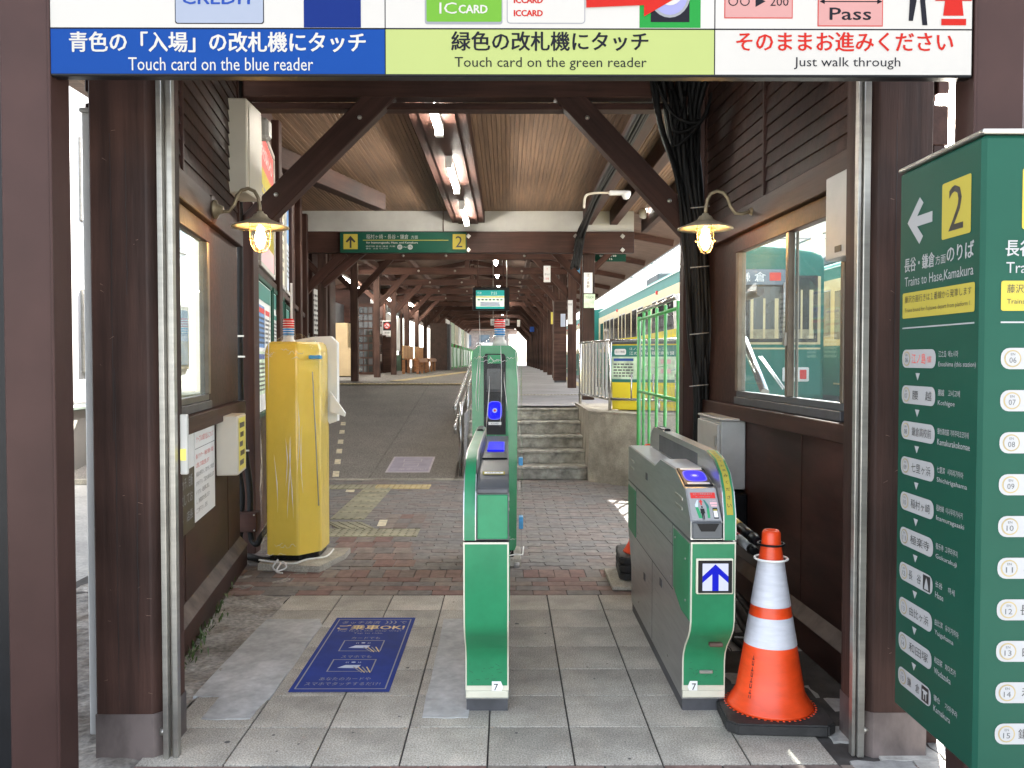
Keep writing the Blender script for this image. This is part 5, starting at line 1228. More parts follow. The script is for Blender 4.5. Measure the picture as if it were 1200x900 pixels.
def st_blue(P, w, h): P.rect(.03, .03, w-.03, h*.5, PAPERS[4], 1).rect(.03, h*.5, w-.03, h-.03, PALEB, 1); scribble(P, .12, h*.55, w-.12, h-.15, GREYP, 6)
def st_board(P, w, h):
    P.rect(.03, .03, w-.03, .16, TEAL, 1)
    cols = 2
    for i in range(cols):
        v = .2
        while v < h-.15:
            hh = rgn.uniform(.18, .38); hh = min(hh, h-.06-v); m = rgn.choice(PAPERS)
            u0 = .06+i*(w-.1)/cols; u1 = u0+(w-.1)/cols-.04
            P.rect(u0, v, u1, v+hh-.03, m, 1); P.rect(u0+.03, v+.02, u1-.03, v+.06, rgn.choice([RED, TEAL, BLUE, GREYP]), 2)
            if hh > .15: scribble(P, u0+.03, v+.08, u1-.03, v+hh-.05, GREYP, max(2, int(hh/.04)-2))
            v += hh
def nfr(u0, top): return lambda a, c, n: NF(u0+a, top-c, n)
board(nfr(.35, 3.2), 'large poster with a red top and yellow body high on the notice wall', 1.25, 1.08, WHITES, GREYM, st_yellow, 'wall_poster')
board(nfr(1.95, 3.2), 'pale beige poster high on the notice wall, second from the near end', .95, 1.08, WHITES, GREYM, st_grey, 'wall_poster')
board(nfr(3.05, 3.2), 'blue topped poster high on the notice wall, farthest of the upper row', .95, 1.08, WHITES, GREYM, st_blue, 'wall_poster')
board(nfr(.12, 2.0), 'green framed notice board behind the yellow post, nearest one', 1.15, 1.04, WHITES, SIGNG, st_board)
board(nfr(1.4, 2.0), 'green framed notice board behind the yellow post, second one', 1.3, 1.04, WHITES, SIGNG, st_board)
board(nfr(2.9, 1.95), 'green framed notice board at the far end of the notice wall', 1.3, 1.0, WHITES, SIGNG, st_board)
# wall beside the ramp
t = thing('ramp_wall', (-3.7, 15.5, 0), 'brown wall with papers beside the ramp, past the main beam', 'wall')
b = MB(); b.box(-3.78, -3.70, 13.2, 18.4, 0, 3.9); b.build('wall_board', WALLP, t)
for y in (14.2, 15.9, 17.4):
    post('post', -3.66, y, .3, 3.7, .1, .1, WOOD, t)
RW = lambda y0, top: (lambda a, c, n: Vector((-3.695+n, y0+a, top-c)))
board(RW(13.5, 3.0), 'white paper on the ramp wall, nearest of the upper three', .6, 1.0, WHITES, WOOD, lambda P, w, h: scribble(P, .05, .1, w-.05, h-.1, GREYP, 9), 'wall_poster')
board(RW(14.35, 2.85), 'green notice board on the ramp wall between white papers', 1.3, 1.0, PAPERS[2], SIGNG, st_board)
board(RW(16.0, 2.75), 'white paper on the ramp wall, farthest of the upper three', 1.1, .95, WHITES, WOOD, lambda P, w, h: scribble(P, .08, .1, w-.08, h-.1, GREYP, 8), 'wall_poster')
for i, y in enumerate((13.55, 14.5, 15.3, 16.2)):
    board(RW(y, 1.85), 'small paper low on the ramp wall, %s from the near end' % ('first', 'second', 'third', 'fourth')[i], .55, .45, WHITES if i % 2 else PAPERS[1], WOOD, lambda P, w, h: scribble(P, .05, .05, w-.05, h-.05, GREYP, 5), 'wall_poster')
WOOD = mat('platform_lightened_timber', (.062, .029, .0205), .6, spec=.2, n=(1.3, 22, 22), amt=.3, bump=.2, rnd=.2, stain=.3)  # timber copy made lighter, putting the platform's brighter light into its colour
WOODW = mat('platform_lightened_worn_timber', (.075, .040, .030), .65, spec=.2, n=(1.3, 18, 18), amt=.35, bump=.25, rnd=.2, stain=.4)  # worn timber, its colour likewise lightened for the brighter platform
# ------------------------------------------------------------------ PLATFORM CANOPY
t = thing('platform_canopy', (-1, 20, 3), 'long row of brown timber frames with braces over the platform', 'canopy')
fy = [15.0+3.1*i for i in range(15)]
XLp, XRp = -3.24, 1.36
def pz(y): return rampz(y)
for i, y in enumerate(fy):
    zt = 3.48
    beam('tie_beam', (-4.6, y, zt+.09), (2.6, y, zt+.09), .12, .17, WOOD, t)
    post('post', XLp, y, rampz(y), zt, .15, .13, WOODW, t)
    post('post', XRp, y, platz(y), zt, .18, .16, WOODW, t)
    beam('brace', (XLp+.03, y, 2.72), (XLp+.78, y, zt+.04), .09, .13, WOOD, t)
    beam('brace', (XRp-.03, y, 2.72), (XRp-.78, y, zt+.04), .09, .13, WOOD, t)
    beam('brace', (XLp-.03, y, 2.85), (XLp-.7, y, zt+.04), .09, .11, WOOD, t)
    beam('brace', (XRp+.03, y, 2.85), (XRp+.7, y, zt+.04), .09, .11, WOOD, t)
    if i < 10:
        post('king_post', -1.0, y, zt+.17, 4.05, .11, .11, WOOD, t)
        beam('rafter', (-4.9, y, 3.42), (-1.0, y, 4.15), .1, .12, WOOD, t); beam('rafter', (2.9, y, 3.42), (-1.0, y, 4.15), .1, .12, WOOD, t)
    for x in (-2.2, -1.3, .35):
        if i < 6: b = MB(); b.lathe([(.03, 0), (.028, -.01), (0, -.014)], (x, y-.061, zt+.09), 8, ax='y'); b.build('bolt', ALU, t)
for (x, z) in ((XLp, 3.68), (XRp, 3.68)): beam('purlin', (x, 13.4, z), (x, 60, z), .12, .14, WOOD, t)
for x in (-2.4, .5): beam('purlin', (x, 13.4, 3.80), (x, 60, 3.80), .10, .12, WOOD, t)
b = MB()
for (xa, za, xb, zb_) in ((-5.2, 3.44, -1.0, 4.24), (-1.0, 4.24, 3.05, 3.44)):
    b.prism([(xa, za), (xb, zb_), (xb, zb_+.08), (xa, za+.08)], 'y', 13.3, 60)
b.build('roof', DKROOF, t)
# tubes below the left purlin; middle row has added ones to lighten the roof
def tube_light(x, y, z, ln, lab, grp, side=False):
    tt = thing('platform_tube_light', (x, y, z), lab, 'tube light', grp)
    b = MB(); b.tube([(x, y-ln/2, z), (x, y+ln/2, z)] if not side else [(x-ln/2, y, z), (x+ln/2, y, z)], .03, 8); b.build('tube', TUBEL, tt)
    b = MB()
    if side: b.box(x-ln/2-.02, x+ln/2+.02, y-.06, y+.06, z+.03, z+.07)
    else: b.box(x-.06, x+.06, y-ln/2-.02, y+ln/2+.02, z+.03, z+.07)
    b.build('housing', WHITEP, tt)
for i, y in enumerate((16.5, 19.6, 22.7, 25.8, 29, 33, 37, 42, 48)):
    tube_light(-.28, y, 3.62, 1.1, 'white tube light, one of a row with added tubes, along the middle of the platform roof, %s from the near end' % ('first', 'second', 'third', 'fourth', 'fifth', 'sixth', 'seventh', 'eighth', 'ninth')[i], 'tube lights along the platform roof middle')
for i, (x, y, z) in enumerate(((-4.35, 16.0, 3.15), (-4.4, 18.9, 3.05), (-3.9, 20.6, 3.30), (-3.95, 23.2, 3.30), (-3.7, 26.5, 3.25), (-3.4, 30, 3.3))):
    tube_light(x, y, z, 1.1, 'white tube light by the left platform posts, %s from the near end' % ('first', 'second', 'third', 'fourth', 'fifth', 'sixth')[i], 'tube lights along the left platform posts')
# hanging display
t = thing('departure_display', (-.38, 18.3, 2.4), 'dark hanging departure screen with teal heading under the platform roof', 'screen')
D = 18.2
b = MB(); b.box(X_(554, D), X_(597, D), 18.2, 18.35, Z_(364, D), Z_(337, D), .01); b.build('housing', BLACKP, t)
P = Print(lambda u, v, n: Vector((X_(u, D), 18.198-n, Z_(v, D))), t, step=.002, base=.002)
P.rect(558, 340.5, 591, 347, SCREEN, 0).rect(558, 347, 591, 362, SCRW, 0).rect(558, 347.5, 591, 349, PYEL, 1).rect(563, 354, 586, 359, PALEB, 1).rect(558, 359.5, 591, 362, SCREEN, 1)
P.text('7:55', 579, 344, 3.2, WHITES, 7, 1).text('先発', 562, 343.6, 2.6, WHITES, 5, 1)
for i in range(7): P.rect(560+i*4.4, 350.6, 562.6+i*4.4, 352.4, GREYP if i % 2 else TEAL, 2)
P.done()
for px in (560, 590): b = MB(); b.tube([(X_(px, D), 18.27, Z_(337, D)), (X_(px, D), 18.27, 3.9)], .015, 6); b.build('hanger', WOOD, t)
t = thing('track_notice_sign', (-.3, 19, 2.1), 'small white sign of black characters hanging below the departure screen', 'sign')
D = 19.0; b = MB(); b.box(X_(575, D), X_(597, D), D, D+.05, Z_(381.5, D), Z_(374, D), .004); b.build('panel', WHITES, t)
P = Print(lambda u, v, n: Vector((X_(u, D), D-n, Z_(v, D))), t, base=.002); P.text('2番線の電車', 586, 377.7, 4.2, GREYP, 19, 0); P.done()
b = MB(); b.tube([(X_(578, D), D+.02, Z_(374, D)), (X_(578, D), D+.02, 3.7)], .008, 5); b.tube([(X_(594, D), D+.02, Z_(374, D)), (X_(594, D), D+.02, 3.7)], .008, 5); b.build('hanger', ALU, t)
# small signs on right posts
def psign(lab, pa, pb, pc, pd, D, face, lines, m=GREYP, nm='post_sign', bar=None):
    t = thing(nm, (X_(pa, D), D, Z_(pd, D)), lab, 'sign')
    b = MB(); b.box(X_(pa, D), X_(pb, D), D-.02, D+.01, Z_(pd, D), Z_(pc, D), .003); b.build('panel', face, t)
    P = Print(lambda u, v, n: Vector((X_(u, D), D-.02-n, Z_(v, D))), t, step=.002, base=.002)
    if bar: P.rect(pa+.5, bar[0], pb-.5, bar[1], bar[2], 0)
    for (s_, u, v, h, w_, mm) in lines: P.text(s_, u, v, h, mm, w_, 1)
    P.done(); return t
psign('white vertical sign with brown characters on the nearest right post', 684, 694, 320, 344, 13.25, WHITES, [(c, 689, 323+4.4*i, 3.4, None, BROWNC) for i, c in enumerate('江ノ島駅')])
psign('pale paper sign below the vertical one on the nearest right post', 684, 697, 345, 361, 13.25, PAPERS[5], [('TOUCH', 690.5, 349, 2.6, 9, GREYP)])
psign('white hanging sign with red marks near the right braces', 637, 645, 312, 331, 17.6, WHITES, [('!', 641, 316, 3, None, RED), ('足もと', 641, 322, 2.2, 6, GREYP), ('注意', 641, 327, 2.4, 4.5, RED)])
psign('pale blue paper on a right platform post beyond the steps', 657, 662.5, 368, 383, 20.9, PALEB, [])
psign('white timetable strip on a right platform post', 665.5, 671, 352, 380, 17.85, WHITES, [('時刻表', 668, 357, 2.4, 4.5, GREYP)])
psign('small blue and white square sign on a far right post', 621, 626, 383, 389, 38, BLUE, [])
psign('yellow oval plate on a far right post', 645.5, 649, 366, 380, 24, PYEL, [])
psign('small white plate hanging deep in the right platform row', 606, 609.5, 375, 383, 33, WHITES, [])
psign('green hanging sign just right of the nearest right platform post', 697, 733, 298.5, 307, 15.2, SIGNG, [('稲村ヶ崎 長谷 鎌倉', 712, 300.5, 2, 20, WHITES), ('07 ~ 15', 710, 304.2, 2, 14, WHITES)], nm='platform_direction_sign')
psign('light blue panel between the right platform posts', 674, 682, 303, 325, 18.6, mat('sky_blue_panel', (.15, .42, .70), .5), [])
t = thing('timber_box', (1.25, 21.5, .8), 'square brown timber box round a right platform post', 'box')
b = MB(); b.box(X_(649, 21), X_(664, 21), 21.0, 21.4, platz(21)+.05, Z_(352, 21), .01); b.build('case', WOODW, t); b = MB(); b.box(X_(650, 21), X_(663, 21), 21.02, 21.38, platz(21), platz(21)+.05); b.build('base', DKGREY, t)
# left platform furniture
t = thing('vending_machine', (-4.2, 22, .93), 'cream ticket machine standing by the left platform wall', 'machine')
D = 21.5; F_ = lambda px, py: (X_(px, D), Z_(py, D))
b = MB(); b.prism([F_(388.5, 441), F_(388.5, 378.5), F_(408.5, 378.5), F_(408.5, 408), F_(413, 412), F_(413, 441)], 'y', 21.5, 22.3); bmesh.ops.bevel(b.bm, geom=b.bm.edges[:], offset=.015, segments=1, affect='EDGES'); b.build('case', CREAMC, t)
b = MB(); b.box(X_(389, D), X_(412, D), 21.55, 22.2, rampz(22), Z_(441, D)+.002); b.build('base', BLACKP, t)
for y in (21.6, 21.9): b = MB(); b.box(X_(413, D), X_(413, D)+.02, y, y+.2, 1.2, 1.5, .004); b.build('slot_panel', DKGREY, t)
t = thing('platform_hut', (-4.4, 25, .9), 'brown timber hut with glazed doors behind the left platform posts', 'hut')
b = MB(); b.box(-6.2, -3.95, 24.6, 28.2, .9, 3.4); b.build('wall', WALLP, t)
b = MB(); b.box(-6.2, -4.7, 22.5, 24.58, 2.15, 2.95); b.build('grey_panel', DKGREY, t)
for (ya, yb) in ((24.7, 25.55), (25.6, 26.45)):
    b = MB(); b.box(-3.95, -3.90, ya, yb, .95, 2.75, .006); dr = b.build('door', WOOD, t)
    for i in range(3):
        for j in range(6): b = MB(); b.box(-3.90, -3.89, ya+.07+i*.26, ya+.27+i*.26, 1.05+j*.28, 1.27+j*.28); b.build('pane', TGLASS if (i+j) % 3 else WHITEP, dr)
b = MB(); b.box(X_(420, 24.5), X_(438, 24.5), 24.52, 24.6, .93, Z_(356, 24.5), .006); b.build('door', WOOD, t)
D = 24.5
for i in range(3):
    for j in range(9):
        b = MB(); u0 = 421+i*5.6; v0 = 360+j*8.6; b.box(X_(u0, D), X_(u0+4.6, D), 24.505, 24.52, Z_(v0+7, D), Z_(v0, D)); b.build('pane', [TGLASS, TGLASS, TGLASS, TGLASS, TGLASS, TGLASS, GREYP][(i*3+j*2) % 7], t)
D = 27.0
b = MB(); b.box(X_(448, D), X_(463, D), 27.0, 27.1, .98, Z_(395, D)); b.build('door', BENCHW if 0 else WOODW, t)
t = thing('no_smoking_sign', (X_(454, 26.9), 26.9, Z_(403, 26.9)), 'white no smoking sign above the timber door by the benches', 'sign')
b = MB(); b.box(X_(448.5, 26.9), X_(459.5, 26.9), 26.88, 26.92, Z_(393, 26.9), Z_(376, 26.9), .003); b.build('panel', WHITES, t)
P = Print(lambda u, v, n: Vector((X_(u, 26.9), 26.88-n, Z_(v, 26.9))), t, step=.003, base=.003)
P.rect(449.5, 377, 458.5, 387.5, BLACK, 0).circ(454, 382, 3.8, RED, 1).circ(454, 382, 2.8, WHITES, 2).line(451.5, 379.5, 456.5, 384.5, .9, RED, 3).rect(451.5, 382, 456, 382.9, BLACK, 3).text('禁煙', 454, 390, 2.2, GREYP, 6, 1); P.done()
# glazed side with papers and bright outside
t = thing('window_screen', (-4.1, 29, .98), 'timber screen with tall windows on the left of the platform', 'window wall')
for i, y in enumerate((27.2, 29.4, 31.6, 33.8)):
    post('post', -3.95, y, .97, 3.5, .14, .14, WOOD, t)
    if i < 3:
        b = MB(); b.box(-3.97, -3.93, y+.08, y+2.1, .98, 1.55); b.build('lower_panel', mat('dull_green_board', (.08, .16, .10), .6), t)
        b = MB(); b.box(-3.955, -3.95, y+.08, y+2.1, 1.56, 3.4); b.build('pane', GLASS, t)
        if i < 2:
            b = MB(); b.box(-3.945, -3.94, y+.3, y+1.9, 1.7, 2.9); b.build('poster', WHITES, t)
# benches
for i, y in enumerate((25.2, 28.5)):
    t = thing('platform_bench', (-3.0, y+1.2, .97), 'wooden bench with slatted back on the left platform, %s one' % ('nearer', 'farther'), 'bench', 'wooden benches on the left platform') if 0 else thing('platform_bench', (-3.0, y+1.2, .97), 'wooden bench with slatted back on the left platform, %s one' % (('nearer', 'farther')[i]), 'bench', 'wooden benches on the left platform')
    z0 = rampz(y)
    for k in range(4): b = MB(); b.box(-3.05+.11*k, -2.96+.11*k, y, y+2.7, z0+.42, z0+.46, .006); b.build('seat_slat', BENCHW, t)
    for k in range(14): b = MB(); b.box(-3.12, -3.08, y+.02+k*.195, y+.16+k*.195, z0+.46, z0+.85, .006); b.build('back_slat', BENCHW if k % 2 else mat('pale_bench_wood', (.58, .36, .16), .5, n=(2, 30, 30), amt=.25), t)
    for yy_ in (y+.05, y+1.3, y+2.6):
        b = MB(); b.box(-2.70, -2.63, yy_, yy_+.08, z0, z0+.42, .005); b.build('leg', BENCHW, t)
        b = MB(); b.box(-3.12, -3.04, yy_, yy_+.08, z0, z0+.42, .005); b.build('leg', BENCHW, t)
    b = MB(); b.box(-2.62, -2.60, y, y+2.7, z0+.34, z0+.43, .004); b.build('apron', BENCHW, t)
t = thing('brown_cabinet', (-2.75, 34, .99), 'tall plain brown cabinet beyond the benches', 'cabinet')
D = 33.5; b = MB(); b.box(X_(504, D), X_(524, D), 33.5, 34.3, rampz(34), Z_(379, D), .01); b.build('case', BROWNC, t); b = MB(); b.box(X_(524, D)+.01, X_(527.5, D), 33.5, 34.3, rampz(34), Z_(380, D), .01); b.build('side_door', DKGREY, t)
# far left green fence and posters
t = thing('platform_fence', (-2.5, 45, 1), 'green mesh fence along the far left platform edge', 'fence')
for k in range(9):
    y = 35.5+k*3.0; b = MB(); b.box(-2.55, -2.45, y, y+.1, .95, 2.1); b.build('post', GREENF, t)
    b = MB(); b.box(-2.52, -2.48, y+.1, y+3.0, 1.05, 1.95); b.build('panel', GREENF if k % 3 else PAPERS[5], t)
t = thing('far_poster_screen', (-2.6, 45, 2), 'pale posters above the far green fence', 'poster screen')
for k in range(7): b = MB(); b.box(-2.62, -2.58, 36+k*3.1, 38.3+k*3.1, 2.15, 3.1); b.build('poster', (WHITES, PAPERS[5], PAPERS[1])[k % 3], t)
# far end of the platform
t = thing('far_building', (-2, 66, 0), 'dark roofed building closing the far end of the platform', 'building')
b = MB(); b.box(-4.2, .1, 66, 74, 0, 3.7); b.build('wall', mat('grey_brown_render', (.22, .19, .18), .8), t)
b = MB(); b.prism([(-4.9, 3.6), (-2.05, 4.8), (.8, 3.6)], 'y', 65.2, 75); b.build('roof', DKROOF, t)
for (x, z) in ((-3.6, 2.9), (-2.2, 2.9), (-1.0, 2.9)): b = MB(); b.box(x, x+.8, 65.96, 66.02, z-.5, z+.4); b.build('window', BWIN, t)
b = MB(); b.box(-2.4, -.9, 65.93, 66.0, .5, 2.7); b.build('shutter', WHITEP, t)

# ------------------------------------------------------------------ HANDRAIL, STAINLESS FENCE, MAP STAND, GREEN FENCE
t = thing('handrail', (-.55, 10.5, 0), 'double stainless handrail along the right side of the ramp', 'handrail')
rz = lambda y, h: rampz(y)+h
for h in (.85, .62):
    b = MB(); b.tube(smooth([(-.60, 10.0-.25, rz(10, h)-.10), (-.60, 9.72, rz(10, h)-.03), (-.60, 9.85, rz(10, h)), (-.60, 12.5, rz(12.5, h)), (-.60, 17.5, rz(17.5, h))]), .019, 10); b.build('rail', TUBE_ST, t)
for y in (9.95, 11.7, 13.5, 15.3, 17.2):
    b = MB(); b.tube([(-.55, y, rampz(y)), (-.55, y, rz(y, .87))], .021, 10); b.build('post', TUBE_ST, t)
t = thing('stainless_fence', (1.0, 10, .8), 'stainless slatted fence on the concrete wall beside the steps', 'fence')
pa = Vector((.96, 11.3, 0)); pb_ = Vector((1.17, 9.75, 0)); pc_ = Vector((2.2, 9.25, 0))
zt = 1.60; zl = .93
for (p, q) in ((pa, pb_), (pb_, pc_)):
    for z in (zt, zl): b = MB(); b.tube([p+Vector((0, 0, z)), q+Vector((0, 0, z))], .017, 8); b.build('rail', TUBE_ST, t)
for p in (pa, pb_, pc_, pb_.lerp(pc_, .5)): b = MB(); b.tube([p+Vector((0, 0, .79)), p+Vector((0, 0, zt if p != pb_.lerp(pc_, .5) else zl))], .019, 8); b.build('post', TUBE_ST, t)
for k in range(1, 9):
    p = pa.lerp(pb_, k/9); b = MB(); b.box(p.x-.012, p.x+.012, p.y-.045, p.y+.045, zl, zt-.01, .002); b.build('slat', STEEL, t)
for k in range(1, 9):
    p = pb_.lerp(pc_, k/9)
    if k in (2, 4, 6): b = MB(); b.tube([p+Vector((0, 0, zl)), p+Vector((0, 0, 1.22))], .011, 6); b.build('slat', TUBE_ST, t)
t = thing('yellow_map_stand', (1.7, 10, .8), 'yellow stand with a green headed route map behind the stainless rail', 'map stand')
ou = Vector((1.03, -.5, 0)).normalized(); on = Vector((-.5, -1.03, 0)).normalized()
MF = lambda u, v, n: Vector((1.215, 9.93, 0))+ou*u+on*n+Vector((0, 0, v))
b = MB(); b.fbox(MF, 0, 1.4, .80, 1.56, -.35, 0, .006); b.build('body', mat('stand_yellow', (.78, .62, .03), .4, n=(3, 3, 3), amt=.05), t)
b = MB(); b.prism([(0, 1.62), (1.4, 1.62), (1.4, 1.86), (.25, 1.64)], None, -.30, -.05, F=lambda p, q, a: MF(p, q, a)); b.build('roof', MATS['stand_yellow'], t)
b = MB(); b.fbox(MF, -.01, 1.41, 1.56, 1.60, -.36, .01, .004); b.build('top_rail', DKGREY, t)
P = Print(lambda u, v, n: MF(u, 1.555-v, n), t, step=.002, base=.002)
P.rect(.0, .01, 1.38, .14, TEAL, 0).rect(.03, .05, .17, .12, WHITES, 1, .02).text('おトク情報', .1, .085, .03, GREYP, .11, 2).text('江ノ島電鉄沿線マップ', .42, .05, .03, WHITES, .42, 1).text('江の島島内観光案内図', .47, .10, .04, WHITES, .52, 1)
P.rect(0, .14, 1.38, .40, PAPERS[5], 0).rect(.02, .16, .26, .19, BLUE, 1).rect(0, .40, 1.38, .435, TEAL, 0)
scribble(P, .02, .21, .26, .38, GREYP, 5, 1)
for k in range(5): P.line(.3+.1*k, .33-.03*(k % 3), .42+.12*k, .24+.03*(k % 2), .006, PALEB if k % 2 else PGREEN, 1)
P.rect(.58, .17, .70, .22, PINK, 1, .01).rect(.58, .28, .70, .33, PINK, 1, .01).rect(.75, .18, 1.3, .37, WHITES, 1); P.done()
t = thing('green_fence', (1.5, 8, 0), 'green wire mesh fence panels between the right post and the map stand', 'fence')
g0 = Vector((1.385, 9.0, 0)); g1 = Vector((1.39, 6.6, 0))
pts = [g0.lerp(g1, f) for f in (0, .13, .27, .44, .62, .85)]
for i, p in enumerate(pts):
    zt = 1.83 if i < 1 else 1.86; b = MB(); b.tube([p+Vector((0, 0, -.03)), p+Vector((0, 0, zt))], .015 if i else .022, 8); b.build('post', GREENF, t)
for z in (.30, 1.05, 1.80):
    b = MB(); b.tube([pts[0]+Vector((0, 0, z)), pts[-1]+Vector((0, 0, z))], .016, 8); b.build('rail', GREENF, t)
b = MB(); b.tube([pts[0]+Vector((-.01, 0, 1.88)), pts[-1]+Vector((-.01, 0, 1.89))], .02, 8); b.build('rail', TUBE_ST, t)
b = MB()
Lg = (g1-g0).length; nW = int(Lg/.06)
for k in range(nW+12):
    for s_ in (1, -1):
        a = k*.06-(.0 if s_ > 0 else 0)
        # diagonal wires clipped to the panel
        x0_, z0_ = a, .30; x1_, z1_ = a-s_*1.5*.35, 1.80
        f = lambda x: g0.lerp(g1, max(0, min(1, x/Lg)))
        if min(x0_, x1_) < -.5 or max(x0_, x1_) > Lg+.5: continue
        b.tube([f(x0_)+Vector((0, 0, z0_)), f(x1_)+Vector((0, 0, z1_))], .0013, 3, cap=False)
b.build('wire_mesh', WIREM, t, kind='stuff')
b = MB(); b.box(1.5, 1.52, 6.6, 9.0, .0, .28); b.bm.clear(); b.prism([(1.39, 8.95), (1.395, 6.6), (1.405, 6.6), (1.40, 8.95)], 'z', 0, .28); b.build('base_panel', mat('olive_panel', (.14, .16, .08), .6), t)
t = thing('diagonal_pipe', (3.2, 14, 1), 'pale steel pipe slanting behind the green fence', 'pipe')
b = MB(); b.tube([(2.25, 10.5, 1.75), (2.2, 8.2, .55)], .03, 10); b.build('pipe', TUBE_ST, t)
t = thing('blue_rail', (2.6, 12, 1.3), 'pale blue horizontal rail and uprights behind the green fence', 'rail')
BRL = mat('pale_blue_rail', (.35, .55, .75), .4)
b = MB(); b.tube([(1.9, 11.5, 1.42), (3.0, 11.2, 1.42)], .022, 8); b.build('rail', BRL, t); b = MB(); b.tube([(2.1, 11.45, 0), (2.1, 11.45, 1.6)], .022, 8); b.build('upright', BRL, t); b = MB(); b.tube([(2.38, 12.0, 0), (2.38, 12.0, 2.3)], .05, 10); b.build('upright', WHITEP, t)
# railing outside the right window
t = thing('outside_handrail', (2.2, 6, 0), 'steel handrails seen through the right window', 'handrail')
b = MB(); b.tube([(X_(872, 6.5), 6.5, Z_(398, 6.5)), (X_(897, 5.8), 5.8, Z_(460, 5.8))], .03, 10); b.build('rail', TUBE_ST, t)
b = MB(); b.tube([(X_(868, 7), 7, Z_(350, 7)), (X_(891, 6.6), 6.6, Z_(342, 6.6))], .035, 12); b.build('pipe', DKGREY, t)
for k in range(2): b = MB(); b.tube([(X_(890+k*3, 7), 7, Z_(418, 7)), (X_(918+k*3, 6.5), 6.5, Z_(456, 6.5))], .006, 6); b.build('wire', WHITEP, t)

